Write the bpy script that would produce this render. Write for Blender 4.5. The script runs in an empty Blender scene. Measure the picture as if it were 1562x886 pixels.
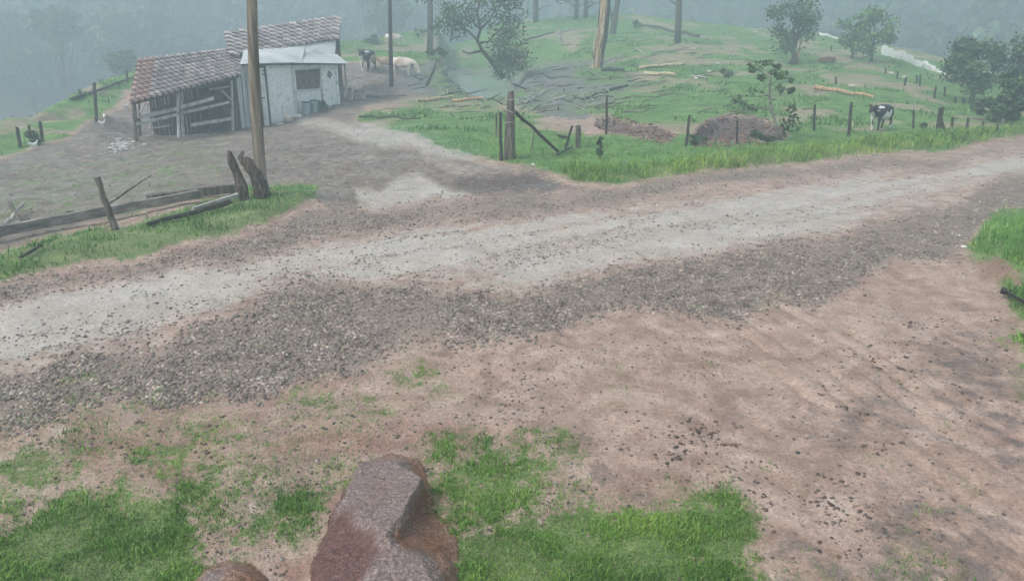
import bpy, bmesh, math, random
import numpy as np
from mathutils import Vector, Matrix, geometry as mgeo
R = math.radians
SC = bpy.context.scene
COL = SC.collection
rng = np.random.default_rng(7); random.seed(7)

# ------------------------------------------------------------------ camera, world, sun, exposure
FPX, CX, CY = 1150.0, 781.0, 443.0
CAMH = 4.0
PITCH = math.atan(398.0 / FPX)
cam = bpy.data.cameras.new('camera'); camo = bpy.data.objects.new('camera', cam); COL.objects.link(camo)
cam.sensor_width = 36.0; cam.lens = 36.0 * FPX / 1562.0
cam.clip_start = 0.1; cam.clip_end = 2000
camo.location = (0, 0, CAMH); camo.rotation_euler = (R(90) - PITCH, 0, 0)
SC.camera = camo
W = bpy.data.worlds.new("World"); SC.world = W; W.use_nodes = True
nt = W.node_tree; bg = nt.nodes['Background']
sky = nt.nodes.new('ShaderNodeTexSky'); sky.sky_type = 'NISHITA'; sky.sun_disc = False
SUN_EL, SUN_ROT = R(48), R(238)
sky.sun_elevation = SUN_EL; sky.sun_rotation = SUN_ROT
sky.air_density = 1.0; sky.dust_density = 5.0; sky.ozone_density = 1.0
hs = nt.nodes.new('ShaderNodeHueSaturation'); hs.inputs['Saturation'].default_value = 0.5
nt.links.new(sky.outputs[0], hs.inputs['Color']); nt.links.new(hs.outputs[0], bg.inputs['Color'])
bg.inputs['Strength'].default_value = 0.12
sl = bpy.data.lights.new('sun', 'SUN'); sl.energy = 1.5; sl.angle = R(11); sl.color = (1.0, 0.95, 0.88)
so = bpy.data.objects.new('sun', sl); COL.objects.link(so)
d = Vector((math.sin(SUN_ROT) * math.cos(SUN_EL), math.cos(SUN_ROT) * math.cos(SUN_EL), math.sin(SUN_EL)))
so.rotation_euler = d.to_track_quat('Z', 'Y').to_euler()
SC.view_settings.view_transform = 'Standard'; SC.view_settings.look = 'None'
SC.view_settings.exposure = 1.1; SC.view_settings.gamma = 1.0
SC.cycles.volume_bounces = 2
SC.cycles.max_bounces = 6
SC.cycles.diffuse_bounces = 2
SC.cycles.glossy_bounces = 2
SC.cycles.transparent_max_bounces = 6
HAZE_DENSITY = 0.0074

# ------------------------------------------------------------------ noise
def _h(ix, iy, s):
    n = (ix.astype(np.int64) * 374761393 + iy.astype(np.int64) * 668265263 + s * 974634777) & 0xffffffff
    n = ((n ^ (n >> 13)) * 1274126177) & 0xffffffff
    return ((n ^ (n >> 16)) & 0xffff) / 65535.0
def vnoise(x, y, s=0):
    ix = np.floor(x); iy = np.floor(y); fx = x - ix; fy = y - iy
    fx = fx * fx * (3 - 2 * fx); fy = fy * fy * (3 - 2 * fy)
    a = _h(ix, iy, s); b = _h(ix + 1, iy, s); c = _h(ix, iy + 1, s); e = _h(ix + 1, iy + 1, s)
    return (a * (1 - fx) + b * fx) * (1 - fy) + (c * (1 - fx) + e * fx) * fy
def fbm(x, y, s=0, o=4):
    v = 0; a = 0.5; t = 0
    for k in range(o):
        v = v + a * vnoise(x * 2 ** k + 17.3 * k, y * 2 ** k - 9.1 * k, s + k); t += a; a *= 0.5
    return v / t
def sstep(a, b, x):
    t = np.clip((x - a) / (b - a), 0, 1); return t * t * (3 - 2 * t)

# ------------------------------------------------------------------ projection helpers
sp_, cp_ = math.sin(PITCH), math.cos(PITCH)
def ray(px, py):
    x = (px - CX) / FPX; u = (CY - py) / FPX
    return np.array([x, cp_ + u * sp_, -sp_ + u * cp_])
def at_z(px, py, z):
    r = ray(px, py); t = (z - CAMH) / r[2]; return np.array([0, 0, CAMH]) + r * t
def at_y(px, py, Y):
    r = ray(px, py); return np.array([0, 0, CAMH]) + r * (Y / r[1])
def project(x, y, z):
    zz = z - CAMH
    dep = y * cp_ - zz * sp_; up = y * sp_ + zz * cp_
    dd = np.maximum(dep, 0.3)
    return CX + FPX * x / dd, CY - FPX * up / dd, dep

# ------------------------------------------------------------------ terrain heights
ctrl = []
for px, py, z in [(0,886,0),(400,886,0),(781,886,0),(1200,886,0),(1562,886,0),(0,640,0),(400,600,0),(781,600,0),(1200,600,0),(1562,600,.05),
                  (0,500,0),(300,450,0),(600,400,0),(900,370,0),(1200,340,0),(1562,290,0),(1562,230,0),(1300,255,0),(1100,275,0),(900,290,0),
                  (0,400,-.05),(200,340,-.05),(400,300,0),(600,290,0),(0,300,-.6),(150,260,-.65),(300,240,-.4),(450,220,-.05),
                  (206,215,-1.3),(280,197,-.9),(356,179,-.45),(440,168,-.1),(512,158,.15),(100,215,-1.4),(0,240,-1.2),
                  (600,220,0),(775,242,.05),(650,170,0),(560,150,.1),(700,147,.1),(770,147,.1),(690,118,.1),(775,118,.1),
                  (880,225,.1),(1000,240,.15),(1200,215,.1),(1400,205,.1),(1000,180,.35),(1200,170,.3),(1400,170,.1),(1340,200,.05)]:
    ctrl.append(tuple(at_z(px, py, z)))
RIDGE = [(-600,330,26),(-300,262,32),(0,188,42),(60,165,46),(120,142,50),(200,112,56),(300,84,64),(520,64,74),(640,44,84),(800,30,92),(960,22,96),
         (1100,38,92),(1200,48,88),(1300,60,84),(1380,75,80),(1460,93,75),(1562,125,68),(1800,195,54),(2200,260,44)]
rid_az, rid_r, rid_z = [], [], []
for px, py, Dd in RIDGE:
    r = ray(px, py); t = Dd / math.hypot(r[0], r[1]); p = np.array([0, 0, CAMH]) + r * t
    ctrl.append(tuple(p)); rid_az.append(math.atan2(p[0], p[1])); rid_r.append(Dd); rid_z.append(p[2])
for px, py, Dd in [(900,110,55),(1000,90,60),(1200,105,58),(1300,120,54),(1420,145,52),(1400,110,64),(1520,165,52),(640,80,62),(560,85,60),(850,70,70),(960,55,78),(1100,70,72),(60,200,38),(140,160,44)]:
    r = ray(px, py); t = Dd / math.hypot(r[0], r[1]); ctrl.append(tuple(np.array([0, 0, CAMH]) + r * t))
for x, y in [(0,0),(-8,0),(8,0),(-25,0),(25,0),(-20,-20),(20,-20),(0,-30)]:
    ctrl.append((x, y, 0 if abs(x) < 20 else (-.3 if x < 0 else .2)))
ctrl = np.array(ctrl)
def tps(d2): return np.where(d2 > 1e-9, 0.5 * d2 * np.log(np.maximum(d2, 1e-9)), 0)
S = 20.0
cx, cy, cz = ctrl[:, 0] / S, ctrl[:, 1] / S, ctrl[:, 2]
n = len(ctrl)
K = tps((cx[:, None] - cx) ** 2 + (cy[:, None] - cy) ** 2) + np.eye(n) * 0.004
Pm = np.stack([np.ones(n), cx, cy], 1)
A = np.block([[K, Pm], [Pm.T, np.zeros((3, 3))]])
sol = np.linalg.solve(A, np.concatenate([cz, np.zeros(3)]))
def rbf(x, y):
    x = x / S; y = y / S; out = sol[n] + sol[n + 1] * x + sol[n + 2] * y
    for i in range(n):
        out = out + sol[i] * tps((x - cx[i]) ** 2 + (y - cy[i]) ** 2)
    return out
# smooth-ish ridge tables, fully periodic enough for the view
o_ = np.argsort(rid_az); rid_az = np.array(rid_az)[o_]; rid_r = np.array(rid_r)[o_]
def hbase(x, y):
    r = np.hypot(x, y); az = np.arctan2(x, y)
    Rr = np.interp(az, rid_az, rid_r)
    k = np.minimum(1.0, Rr / np.maximum(r, 1e-6))
    z = rbf(x * k, y * k)
    back = sstep(-2, -12, y)
    t = np.maximum(r - Rr, 0)
    t1 = np.minimum(t, 60)
    z = z - 0.26 * t1 * t1 / (t1 + 8)
    hill = sstep(60, 190, t) * (22 + 10 * fbm(az * 6 + 5, r * 0.004, 3) + 9 * sstep(-.15, .5, az) * sstep(.9, .5, az) + 5 * sstep(-.3, -.1, az) - 7 * sstep(-.2, -.6, az))
    return (z + hill) * (1 - back)

def sdf(poly, X, Y):
    poly = np.array(poly, float); d2 = np.full(X.shape, 1e18); ins = np.zeros(X.shape, bool)
    m = len(poly)
    for i in range(m):
        ax, ay = poly[i]; bx, by = poly[(i + 1) % m]
        ex, ey = bx - ax, by - ay; wx, wy = X - ax, Y - ay
        tt = np.clip((wx * ex + wy * ey) / (ex * ex + ey * ey + 1e-9), 0, 1)
        d2 = np.minimum(d2, (wx - ex * tt) ** 2 + (wy - ey * tt) ** 2)
        c = ((ay > Y) != (by > Y)) & (X < (bx - ax) * (Y - ay) / (by - ay + 1e-12) + ax)
        ins ^= c
    d = np.sqrt(d2); return np.where(ins, d, -d)

POND = [(688,112),(720,113),(765,120),(785,132),(780,147),(740,150),(718,146),(700,132),(688,120)]
SCARP = [[(905,190),(925,176),(965,184),(1005,196),(1030,208),(1010,220),(960,206),(920,198)],
         [(1045,212),(1070,190),(1110,178),(1150,178),(1190,190),(1205,206),(1180,216),(1120,222),(1060,224)]]
BANK = [(860,262),(950,258),(1100,242),(1250,225),(1400,210),(1562,196),(1800,180),(1800,190),(1562,208),(1400,226),(1250,242),(1100,259),(950,275),(880,277)]
VERGE_L = [(-80,402),(0,392),(100,362),(200,338),(330,308),(380,292),(440,288),(476,296),(472,312),(400,345),(300,368),(200,388),(100,408),(0,432),(-80,448)]
VERGE_R = [(1476,372),(1500,350),(1562,330),(1800,290),(1800,640),(1600,560),(1562,505),(1530,460),(1500,420)]
def heights(x, y, detail=True):
    z = hbase(x, y)
    px, py, dep = project(x, y, z)
    wob = (fbm(x * .9, y * .9, 41, 5) - .5) * 26
    for s_, dp in zip(SCARP, (0.35, 0.5)):
        z = z - dp * sstep(0, 7, sdf(s_, px + wob, py + wob * .25))
    z = z + 0.16 * sstep(-3, 7, sdf(BANK, px, py + wob * .12))
    z = z + 0.14 * sstep(-2, 14, sdf(VERGE_L, px, py + wob * .12))
    z = z + 0.20 * sstep(-4, 40, sdf(VERGE_R, px + wob, py))
    if detail:
        r = np.hypot(x, y)
        near = sstep(60, 20, r)
        z = z + (fbm(x * 1.1, y * 1.1, 11, 4) - .5) * 0.10
        z = z + (fbm(x * 6, y * 6, 21, 3) - .5) * 0.035 * near
        z = z + (fbm(x * .3, y * 1.4, 35, 3) - .5) * .30 * sstep(26, 45, r)
        yardm = sdf(YARD, px, py)
        z = z + (fbm(x * 2.6, y * 2.6, 31, 4) - .5) * 0.16 * sstep(0, 25, yardm)
        # wheel ruts of the side drive, running away to the right-hand yard
        z = z - .03 * ruts(x, y)
        # two shallow ruts in the road
        rd = sdf(PALE, px, py)
        z = z - 0.03 * sstep(5, 40, rd)
    qx, qy, qd = project(x, y, .1 + 0 * x); ps = sdf(POND, qx, qy); pm = sstep(-22, -3, ps) * (qd > 5)
    return z * (1 - pm) + pm * (.12 - .5 * sstep(0, 5, ps))
PALE = [(-80,480),(0,462),(150,430),(300,405),(450,385),(600,352),(750,335),(860,322),(1000,308),(1200,285),(1400,258),(1562,236),(1800,215),(1800,240),(1562,272),(1450,300),
        (1300,342),(1180,372),(1050,396),(930,404),(850,428),(760,440),(640,440),(520,436),(420,440),(330,468),(230,520),(100,548),(0,566),(-80,580)]
YARD = [(-80,400),(0,385),(180,330),(340,295),(440,285),(500,330),(700,300),(880,290),(760,258),(690,236),(600,206),(545,180),(560,160),(650,152),(640,105),(520,95),(350,130),(200,165),(150,182),(110,212),(60,226),(0,243),(-80,262)]
_a = at_z(0, 545, 0); _b = at_z(1400, 265, 0); RD_ = (_b - _a)[:2] / np.linalg.norm((_b - _a)[:2])
a_ = at_z(1130, 470, 0); b_ = at_z(1400, 640, 0)
RUT0 = a_[:2]; dv = (b_ - a_)[:2]; RUTD = dv / np.linalg.norm(dv); RUTN = np.array([-RUTD[1], RUTD[0]])

def ruts(x, y):
    u = (x - RUT0[0]) * RUTN[0] + (y - RUT0[1]) * RUTN[1]; v = (x - RUT0[0]) * RUTD[0] + (y - RUT0[1]) * RUTD[1]
    rm = sstep(-1.5, .5, v) * sstep(7.5, 4.5, v) * (.4 + .6 * sstep(.4, .55, fbm(x * 1.5, y * 1.5, 151)))
    return rm * sum(np.exp(-((u - off - .12 * np.sin(v + off)) / .06) ** 2) for off in (-.95, -.6, -.3, .15, .5, .8))
def ground(px, py, detail=True):
    """first point where the line of sight meets the terrain"""
    r = ray(px, py); ts = np.geomspace(2.5, 420, 900)
    X = r[0] * ts; Y = r[1] * ts; Z = CAMH + r[2] * ts
    dz = Z - heights(X, Y, detail); i = np.argmax(dz < 0)
    if dz[i] >= 0: i = len(ts) - 1
    a, b = ts[max(i - 1, 0)], ts[i]
    for _ in range(3):
        tt = np.linspace(a, b, 12); q = CAMH + r[2] * tt - heights(r[0] * tt, r[1] * tt, detail)
        j = int(np.argmax(q < 0)); j = max(j, 1); a, b = tt[j - 1], tt[j]
    t = (a + b) / 2
    return Vector((r[0] * t, r[1] * t, CAMH + r[2] * t))
def hz(x, y): return float(heights(np.array([float(x)]), np.array([float(y)]))[0])

# ------------------------------------------------------------------ ground cover weights (albedo zones)
GRASS = [  # polygon, softness px, weight
 ([(545,176),(600,203),(690,234),(750,256),(850,277),(950,275),(1100,259),(1250,241),(1400,226),(1562,207),(1800,188),(2400,150),(2400,-900),(500,-900),(500,40),(520,92),(560,104),(640,150),(600,158),(560,164)], 8, 1.0),
 ([(-900,420),(-80,262),(0,242),(60,225),(110,211),(140,188),(185,165),(205,140),(260,60),(520,92),(520,-900),(-900,-900)], 7, .95),
 (VERGE_L, 9, 1.0), (VERGE_R, 14, 1.0),
 ([(80,322),(200,300),(330,292),(340,302),(200,330),(80,350)], 14, .5),
 ([(230,225),(330,205),(400,215),(330,240)], 18, .35), ([(-90,300),(0,262),(150,230),(330,212),(350,290),(150,330),(-90,380)], 22, .38), ([(560,185),(640,205),(700,250),(560,230)], 14, .3),
 ([(-90,800),(60,775),(200,755),(290,780),(320,886),(330,1100),(-300,1100)], 22, 1.0),
 ([(360,790),(400,745),(470,740),(500,760),(490,830),(450,845),(390,840)], 18, .8),
 ([(430,690),(540,680),(550,730),(480,750),(420,740)], 18, .55),
 ([(650,690),(720,665),(840,690),(880,730),(840,770),(740,800),(680,800),(660,740)], 20, .85),
 ([(680,850),(710,790),(800,775),(900,785),(960,795),(1040,758),(1095,770),(1140,805),(1118,850),(1165,900),(1130,1000),(680,1100)], 26, 1.0),
 ([(950,790),(1060,762),(1120,790),(1100,840),(980,830)], 18, .6),
 ([(1130,870),(1200,850),(1400,850),(1430,886),(1400,1000),(1150,1000)], 30, .45),
 ([(250,600),(330,595),(410,600),(420,640),(330,655),(260,640)], 22, .6),
 ([(450,600),(600,580),(720,590),(700,620),(540,650),(450,640)], 26, .5),
 ([(-40,650),(60,660),(130,680),(110,720),(60,760),(-40,790)], 22, .55),
 ([(-60,600),(200,610),(400,600),(600,640),(560,680),(520,700),(420,870),(300,890),(260,770),(-60,800)], 40, .5),
 ([(1530,500),(1562,500),(1620,640),(1562,640)], 20, .5),
]
NOGRASS = [  # polygon, softness, keep
 ([(620,100),(690,96),(790,98),(850,84),(905,95),(970,110),(960,135),(930,160),(890,178),(820,180),(770,165),(700,158),(640,150),(600,130)], 16, .5),
 ([(560,160),(640,148),(760,158),(860,172),(900,190),(840,196),(760,185),(660,178),(590,180)], 12, .55),
 ([(505,90),(620,100),(650,142),(600,158),(500,160)], 7, .0),
 (SCARP[0], 5, .05), (SCARP[1], 6, .05), ([(890,178),(930,170),(930,205),(890,205)], 6, .15),
 ([(1480,395),(1520,400),(1562,430),(1562,450),(1500,425)], 10, .25),
 ([(690,230),(760,248),(860,268),(860,285),(740,262)], 8, .3),
]
GRAVEL = [
 ([(-80,600),(0,570),(100,550),(230,525),(330,478),(420,445),(520,442),(650,446),(760,446),(850,432),(930,410),(1050,402),(1180,378),(1300,350),(1450,310),(1562,280),(1800,240),(1800,300),(1562,335),(1490,352),(1460,378),(1380,385),(1320,405),(1250,448),(1190,462),(1120,494),(1060,482),(1000,466),(900,480),(760,502),(640,530),(540,562),(400,585),(250,605),(130,625),(0,650),(-80,680)], 13, 1.0),
 ([(-80,455),(0,438),(150,412),(300,382),(420,352),(480,330),(600,318),(750,302),(900,286),(1100,266),(1300,248),(1562,222),(1800,200),(1800,210),(1562,236),(1300,262),(1100,284),(940,304),(840,322),(700,338),(600,352),(450,385),(300,405),(130,432),(0,464),(-80,480)], 9, .8),
 ([(270,490),(360,450),(430,420),(560,400),(620,405),(520,425),(420,440),(330,470)], 16, .35),
 ([(540,290),(420,250),(330,215),(480,190),(600,230),(800,280),(700,300)], 30, .25),
]
DARK = [([(700,262),(800,262),(850,282),(830,300),(720,305),(660,290)], 16, .8), ([(900,610),(1050,600),(1180,650),(1160,700),(1060,680),(980,690)], 40, .35),
        ([(1330,480),(1440,440),(1562,540),(1562,780),(1480,690),(1370,610)], 40, .52), ([(1120,800),(1420,760),(1562,800),(1562,1000),(1200,1000)], 50, .5), ([(1220,590),(1340,580),(1400,650),(1360,700),(1260,690)], 30, .5), ([(820,680),(960,700),(960,790),(880,780)], 30, .45),
        ([(420,190),(560,165),(640,215),(560,230),(440,215)], 20, -.6), ([(540,285),(640,280),(700,300),(600,325),(545,310)], 16, -.8), (SCARP[0], 5, .8), (SCARP[1], 6, .85)]
RED = [([(90,670),(200,640),(340,650),(330,700),(250,745),(120,740)], 30, .75), ([(380,665),(560,648),(700,640),(740,670),(640,690),(540,690),(420,690)], 24, .9),
       ([(0,440),(200,395),(330,372),(470,330),(430,365),(250,402),(0,448)], 10, .6), ([(420,860),(480,850),(480,1000),(400,1000)], 20, .9), ([(500,735),(560,690),(660,690),(700,800),(715,886),(690,886),(480,886)], 26, .7),
       ([(1480,380),(1562,420),(1562,470),(1500,425)], 10, .8), ([(860,690),(960,740),(940,800),(860,760)], 30, .4), ([(1350,20+480),(1562,700),(1562,900),(1400,700)], 60, .35),
       (SCARP[0], 6, .6), (SCARP[1], 6, .55), ([(240,560),(560,560),(540,600),(300,625),(100,640)], 14, .45), ([(1440,205),(1562,200),(1562,218),(1440,224)], 6, .6)]
PALEYARD = [([(535,290),(640,278),(700,298),(640,322),(545,318)], 14, .9), ([(430,185),(560,182),(700,212),(740,246),(640,250),(560,215),(450,208)], 12, .75), ([(640,235),(740,250),(800,270),(720,285),(640,262)], 12, .5)]
def zone(lst, px, py, wobx, woby, base=None, kf=2.0, kg=1.4, wf=1.0):
    out = np.zeros(px.shape) if base is None else base
    for poly, soft, wgt in lst:
        k_ = kf if poly[0][1] > 560 else kg
        w_ = wf if poly[0][1] > 560 and soft < 30 else 1.0
        m = sstep(-soft * k_, soft * k_, sdf(poly, px + wobx * soft * w_, py + woby * soft * w_))
        if base is None:
            out = np.maximum(out, m * wgt) if wgt >= 0 else out + m * wgt
        else:
            out = out * (1 - m * (1 - wgt))
    return out
def weights(x, y, z):
    px, py, dep = project(x, y, z)
    sc = np.clip(dep / 12, .4, 4)
    rx_, ry_ = x * .8 + y * .6, -x * .6 + y * .8
    wx = (fbm(rx_ / sc * .9, ry_ / sc * .9, 51, 6) - .5) * 5; wy = (fbm(rx_ / sc * .9, ry_ / sc * .9, 61, 6) - .5) * 5
    g = zone(GRASS, px, py, wx, wy, kf=2.6, wf=1.5); g = zone(NOGRASS, px, py, wx, wy, g)
    gv = zone(GRAVEL, px, py, wx, wy, kf=1.8, kg=2.2)
    pale = sstep(-26, 40, sdf(PALE, px + wx * 10, py + wy * 6))
    ru = x * RD_[0] + y * RD_[1]; rv = -x * RD_[1] + y * RD_[0]; streak = fbm(ru * .22, rv * 2.2, 141, 5)
    red = zone(RED, px, py, wx, wy); dk = zone(DARK, px, py, wx, wy)
    yard = sstep(-8, 10, sdf(YARD, px + wx * 6, py + wy * 5)) 
    burn = sstep(-14, 14, sdf(NOGRASS[0][0], px + wx * 8, py + wy * 8))
    nearf = sstep(16, 9, dep)
    n1 = fbm(x * 1.7, y * 1.7, 101, 4); n2 = fbm(x * 6, y * 6, 107, 3)
    n3 = fbm(x * 17, y * 17, 109, 3); nn_ = np.clip((n1 * .4 + n2 * .3 + n3 * .3 - .3) / .4, 0, 1)
    gc = sstep(-.42, .42, g - nn_) * (.45 + .55 * g)
    mixf = np.maximum(nearf, sstep(.75, .5, g)); gc = np.maximum(gc, g * .5); g = g * (1 - mixf) + gc * mixf
    g = g * (1 - (1 - nearf) * .62 * sstep(.48, .66, fbm(x * .35, y * .35, 111, 4)) * (py < 205))
    gv = np.clip(gv * (.8 + .6 * sstep(.3, .62, fbm(x * .8, y * .8, 121, 4))), 0, 1)
    pale = np.maximum(pale * (.55 + .5 * sstep(.32, .56, streak)), zone(PALEYARD, px, py, wx, wy)); gv = np.maximum(gv, pale * .55 * sstep(.54, .36, streak))
    bey = np.hypot(x, y) - np.interp(np.arctan2(x, y), rid_az, rid_r); g = g * (1 - sstep(8, 30, bey)); dk = np.maximum(dk, sstep(8, 30, bey))
    yard = yard * (1 - zone(PALEYARD, px, py, wx, wy)); dk = np.maximum(dk, .3 * ruts(x, y))
    behind = dep < 0.4
    for a in (gv, pale, yard, burn, red, dk): a[behind] = 0
    return dict(g=g, gv=gv * (1 - .8 * np.clip(g, 0, 1)) * (1 - .45 * np.clip(pale, 0, 1)), pale=pale, red=red, dk=dk, yard=yard, burn=burn, px=px, py=py, dep=dep)

# ------------------------------------------------------------------ object helpers
def setp(o, label=None, cat=None, group=None, kind=None):
    if label: o['label'] = label
    if cat: o['category'] = cat
    if group: o['group'] = group
    if kind: o['kind'] = kind
    return o
def empty(name, loc, label, cat, group=None, rz=0):
    o = bpy.data.objects.new(name, None); COL.objects.link(o); o.location = loc; o.rotation_euler = (0, 0, rz)
    o.empty_display_size = .2
    return setp(o, label, cat, group)
def link(name, me, m, parent=None, smooth=False):
    o = bpy.data.objects.new(name, me); COL.objects.link(o)
    if m is not None and not me.materials: me.materials.append(m)
    if smooth: me.polygons.foreach_set('use_smooth', [True] * len(me.polygons))
    if parent is not None: o.parent = parent
    return o
def raw_mesh(name, V, F, smooth=False):
    V = np.asarray(V, np.float32); F = np.asarray(F, np.int32); k = F.shape[1]
    me = bpy.data.meshes.new(name); me.vertices.add(len(V)); me.vertices.foreach_set('co', V.ravel())
    me.loops.add(F.size); me.loops.foreach_set('vertex_index', F.ravel())
    me.polygons.add(len(F)); me.polygons.foreach_set('loop_start', np.arange(0, F.size, k, dtype=np.int32))
    try: me.polygons.foreach_set('loop_total', np.full(len(F), k, np.int32))
    except Exception: pass
    if smooth: me.polygons.foreach_set('use_smooth', np.ones(len(F), bool))
    me.update(calc_edges=True); me.validate(); return me
class MB:
    def __init__(s): s.V = []; s.F = []
    def add(s, vs, fs):
        b = len(s.V); s.V += [tuple(v) for v in vs]; s.F += [tuple(b + i for i in f) for f in fs]
    def box(s, x0, x1, y0, y1, z0, z1):
        s.add([(x0,y0,z0),(x1,y0,z0),(x1,y1,z0),(x0,y1,z0),(x0,y0,z1),(x1,y0,z1),(x1,y1,z1),(x0,y1,z1)],
              [(0,3,2,1),(4,5,6,7),(0,1,5,4),(1,2,6,5),(2,3,7,6),(3,0,4,7)])
    def beam(s, p, q, w, t, up=(0, 0, 1)):
        p = Vector(p); q = Vector(q); dd = (q - p).normalized(); up = Vector(up)
        sd = dd.cross(up)
        if sd.length < 1e-3: sd = dd.cross(Vector((1, 0, 0)))
        sd.normalize(); up = sd.cross(dd)
        vs = []
        for c in (p, q):
            for a, b in ((-1,-1),(1,-1),(1,1),(-1,1)): vs.append(c + sd * a * w / 2 + up * b * t / 2)
        s.add(vs, [(0,3,2,1),(4,5,6,7),(0,1,5,4),(1,2,6,5),(2,3,7,6),(3,0,4,7)])
    def tube(s, pts, rad, n=8, cap=True, rough=0.0, jag=0.0):
        pts = [Vector(p) for p in pts]; rings = []; prev = None
        for i, p in enumerate(pts):
            dd = (pts[min(i + 1, len(pts) - 1)] - pts[max(i - 1, 0)]).normalized()
            a = dd.cross(Vector((0.13, 0.97, 0.21)) if prev is None else prev)
            if prev is not None: a = (prev - dd * prev.dot(dd))
            a.normalize(); prev = a; b = dd.cross(a)
            rg = []
            for k in range(n):
                t = 2 * math.pi * k / n; rr = rad[i] * (1 + random.uniform(-rough, rough))
                v = p + (a * math.cos(t) + b * math.sin(t)) * rr
                if jag and i == len(pts) - 1: v += dd * random.uniform(-jag, jag)
                rg.append(v)
            rings.append(rg)
        vs = [v for rg in rings for v in rg]; fs = []
        for i in range(len(pts) - 1):
            for k in range(n):
                fs.append((i * n + k, i * n + (k + 1) % n, (i + 1) * n + (k + 1) % n, (i + 1) * n + k))
        if cap:
            fs.append(tuple(range(n - 1, -1, -1))); m = (len(pts) - 1) * n; fs.append(tuple(m + k for k in range(n)))
        s.add(vs, fs)
    def build(s, name, m, parent=None, smooth=False):
        me = bpy.data.meshes.new(name); me.from_pydata(s.V, [], s.F); me.update()
        return link(name, me, m, parent, smooth)
def shift(mb, loc):
    mb.V = [(v[0] - loc[0], v[1] - loc[1], v[2] - loc[2]) for v in mb.V]; return mb

# ------------------------------------------------------------------ materials
def mat(name, stops, scale=5, rough=.85, bump=.3, bscale=None, detail=8, obj=True, stretch=None, spec=.3, distort=0, rand=0.0, attr=None):
    m = bpy.data.materials.new(name); m.use_nodes = True; t = m.node_tree; N = t.nodes; L = t.links
    b = N['Principled BSDF']; b.inputs['Roughness'].default_value = rough
    b.inputs['Specular IOR Level'].default_value = spec
    tc = N.new('ShaderNodeTexCoord'); mp = N.new('ShaderNodeMapping')
    L.new(tc.outputs['Object' if obj else 'Generated'], mp.inputs[0])
    if stretch: mp.inputs['Scale'].default_value = stretch
    nz = N.new('ShaderNodeTexNoise'); nz.inputs['Scale'].default_value = scale; nz.inputs['Detail'].default_value = detail; nz.inputs['Distortion'].default_value = distort
    L.new(mp.outputs[0], nz.inputs['Vector'])
    cr = N.new('ShaderNodeValToRGB'); e = cr.color_ramp.elements
    while len(e) < len(stops): e.new(.5)
    for k, (p, c) in enumerate(stops): e[k].position = p; e[k].color = (*c, 1)
    L.new(nz.outputs['Fac'], cr.inputs['Fac']); out = cr.outputs[0]
    if rand:
        oi = N.new('ShaderNodeObjectInfo'); h = N.new('ShaderNodeHueSaturation'); mr = N.new('ShaderNodeMapRange')
        mr.inputs['To Min'].default_value = 1 - rand; mr.inputs['To Max'].default_value = 1 + rand
        L.new(oi.outputs['Random'], mr.inputs['Value']); L.new(mr.outputs[0], h.inputs['Value']); L.new(out, h.inputs['Color']); out = h.outputs[0]
    if attr:
        at = N.new('ShaderNodeAttribute'); at.attribute_name = attr
        mx = N.new('ShaderNodeMix'); mx.data_type = 'RGBA'; mx.blend_type = 'MULTIPLY'; mx.inputs[0].default_value = 1
        L.new(out, mx.inputs[6]); L.new(at.outputs['Color'], mx.inputs[7]); out = mx.outputs[2]
    L.new(out, b.inputs['Base Color'])
    if bump:
        n2 = N.new('ShaderNodeTexNoise'); n2.inputs['Scale'].default_value = bscale or scale * 4; n2.inputs['Detail'].default_value = 6
        L.new(mp.outputs[0], n2.inputs['Vector'])
        bm = N.new('ShaderNodeBump'); bm.inputs['Strength'].default_value = bump; bm.inputs['Distance'].default_value = .03
        L.new(n2.outputs['Fac'], bm.inputs['Height']); L.new(bm.outputs[0], b.inputs['Normal'])
    return m
M = {}
M['post'] = mat('weathered_wood', [(.3,(.05,.043,.034)),(.5,(.13,.115,.09)),(.7,(.22,.2,.16))], 3, .9, .8, 20, stretch=(4,4,.6))
M['darkpost'] = mat('dark_wet_wood', [(.3,(.018,.016,.013)),(.55,(.05,.042,.034)),(.75,(.1,.09,.07))], 4, .8, .8, 20, stretch=(3,3,.6))
M['stump'] = mat('stump_wood', [(.3,(.025,.02,.016)),(.5,(.085,.065,.05)),(.7,(.2,.165,.13))], 5, .85, 1.0, 22, stretch=(2,2,.7), distort=1.2)
M['beam'] = mat('grey_beam', [(.3,(.09,.08,.068)),(.5,(.2,.185,.16)),(.7,(.34,.32,.29))], 3, .9, .9, 16, stretch=(1,1,3))
M['pole'] = mat('pole_wood', [(.3,(.07,.055,.038)),(.5,(.19,.155,.115)),(.68,(.3,.26,.2))], 2.2, .85, .5, 18, stretch=(5,5,.35), distort=.6)
M['palewood'] = mat('pale_split_wood', [(.3,(.28,.22,.13)),(.55,(.5,.43,.28)),(.75,(.62,.55,.4))], 4, .8, .4)
M['orangewood'] = mat('fresh_split_wood', [(.3,(.2,.09,.045)),(.5,(.42,.25,.12)),(.62,(.6,.47,.32)),(.8,(.66,.56,.42))], 2.0, .8, .5, 12, stretch=(6,6,.5))
M['greywood'] = mat('bleached_wood', [(.3,(.2,.19,.17)),(.6,(.42,.41,.38)),(.8,(.55,.54,.5))], 3, .85, .5)
M['bark'] = mat('tree_bark', [(.3,(.03,.026,.02)),(.6,(.09,.08,.06)),(.8,(.15,.14,.115))], 6, .9, .8, 20)
M['palebark'] = mat('pale_bark', [(.3,(.12,.11,.09)),(.6,(.3,.28,.24)),(.8,(.42,.4,.36))], 5, .9, .5)
M['leaf'] = mat('leaves', [(.3,(.035,.065,.028)),(.5,(.065,.115,.042)),(.72,(.11,.17,.065))], .9, .6, 0, attr='tint')
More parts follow.
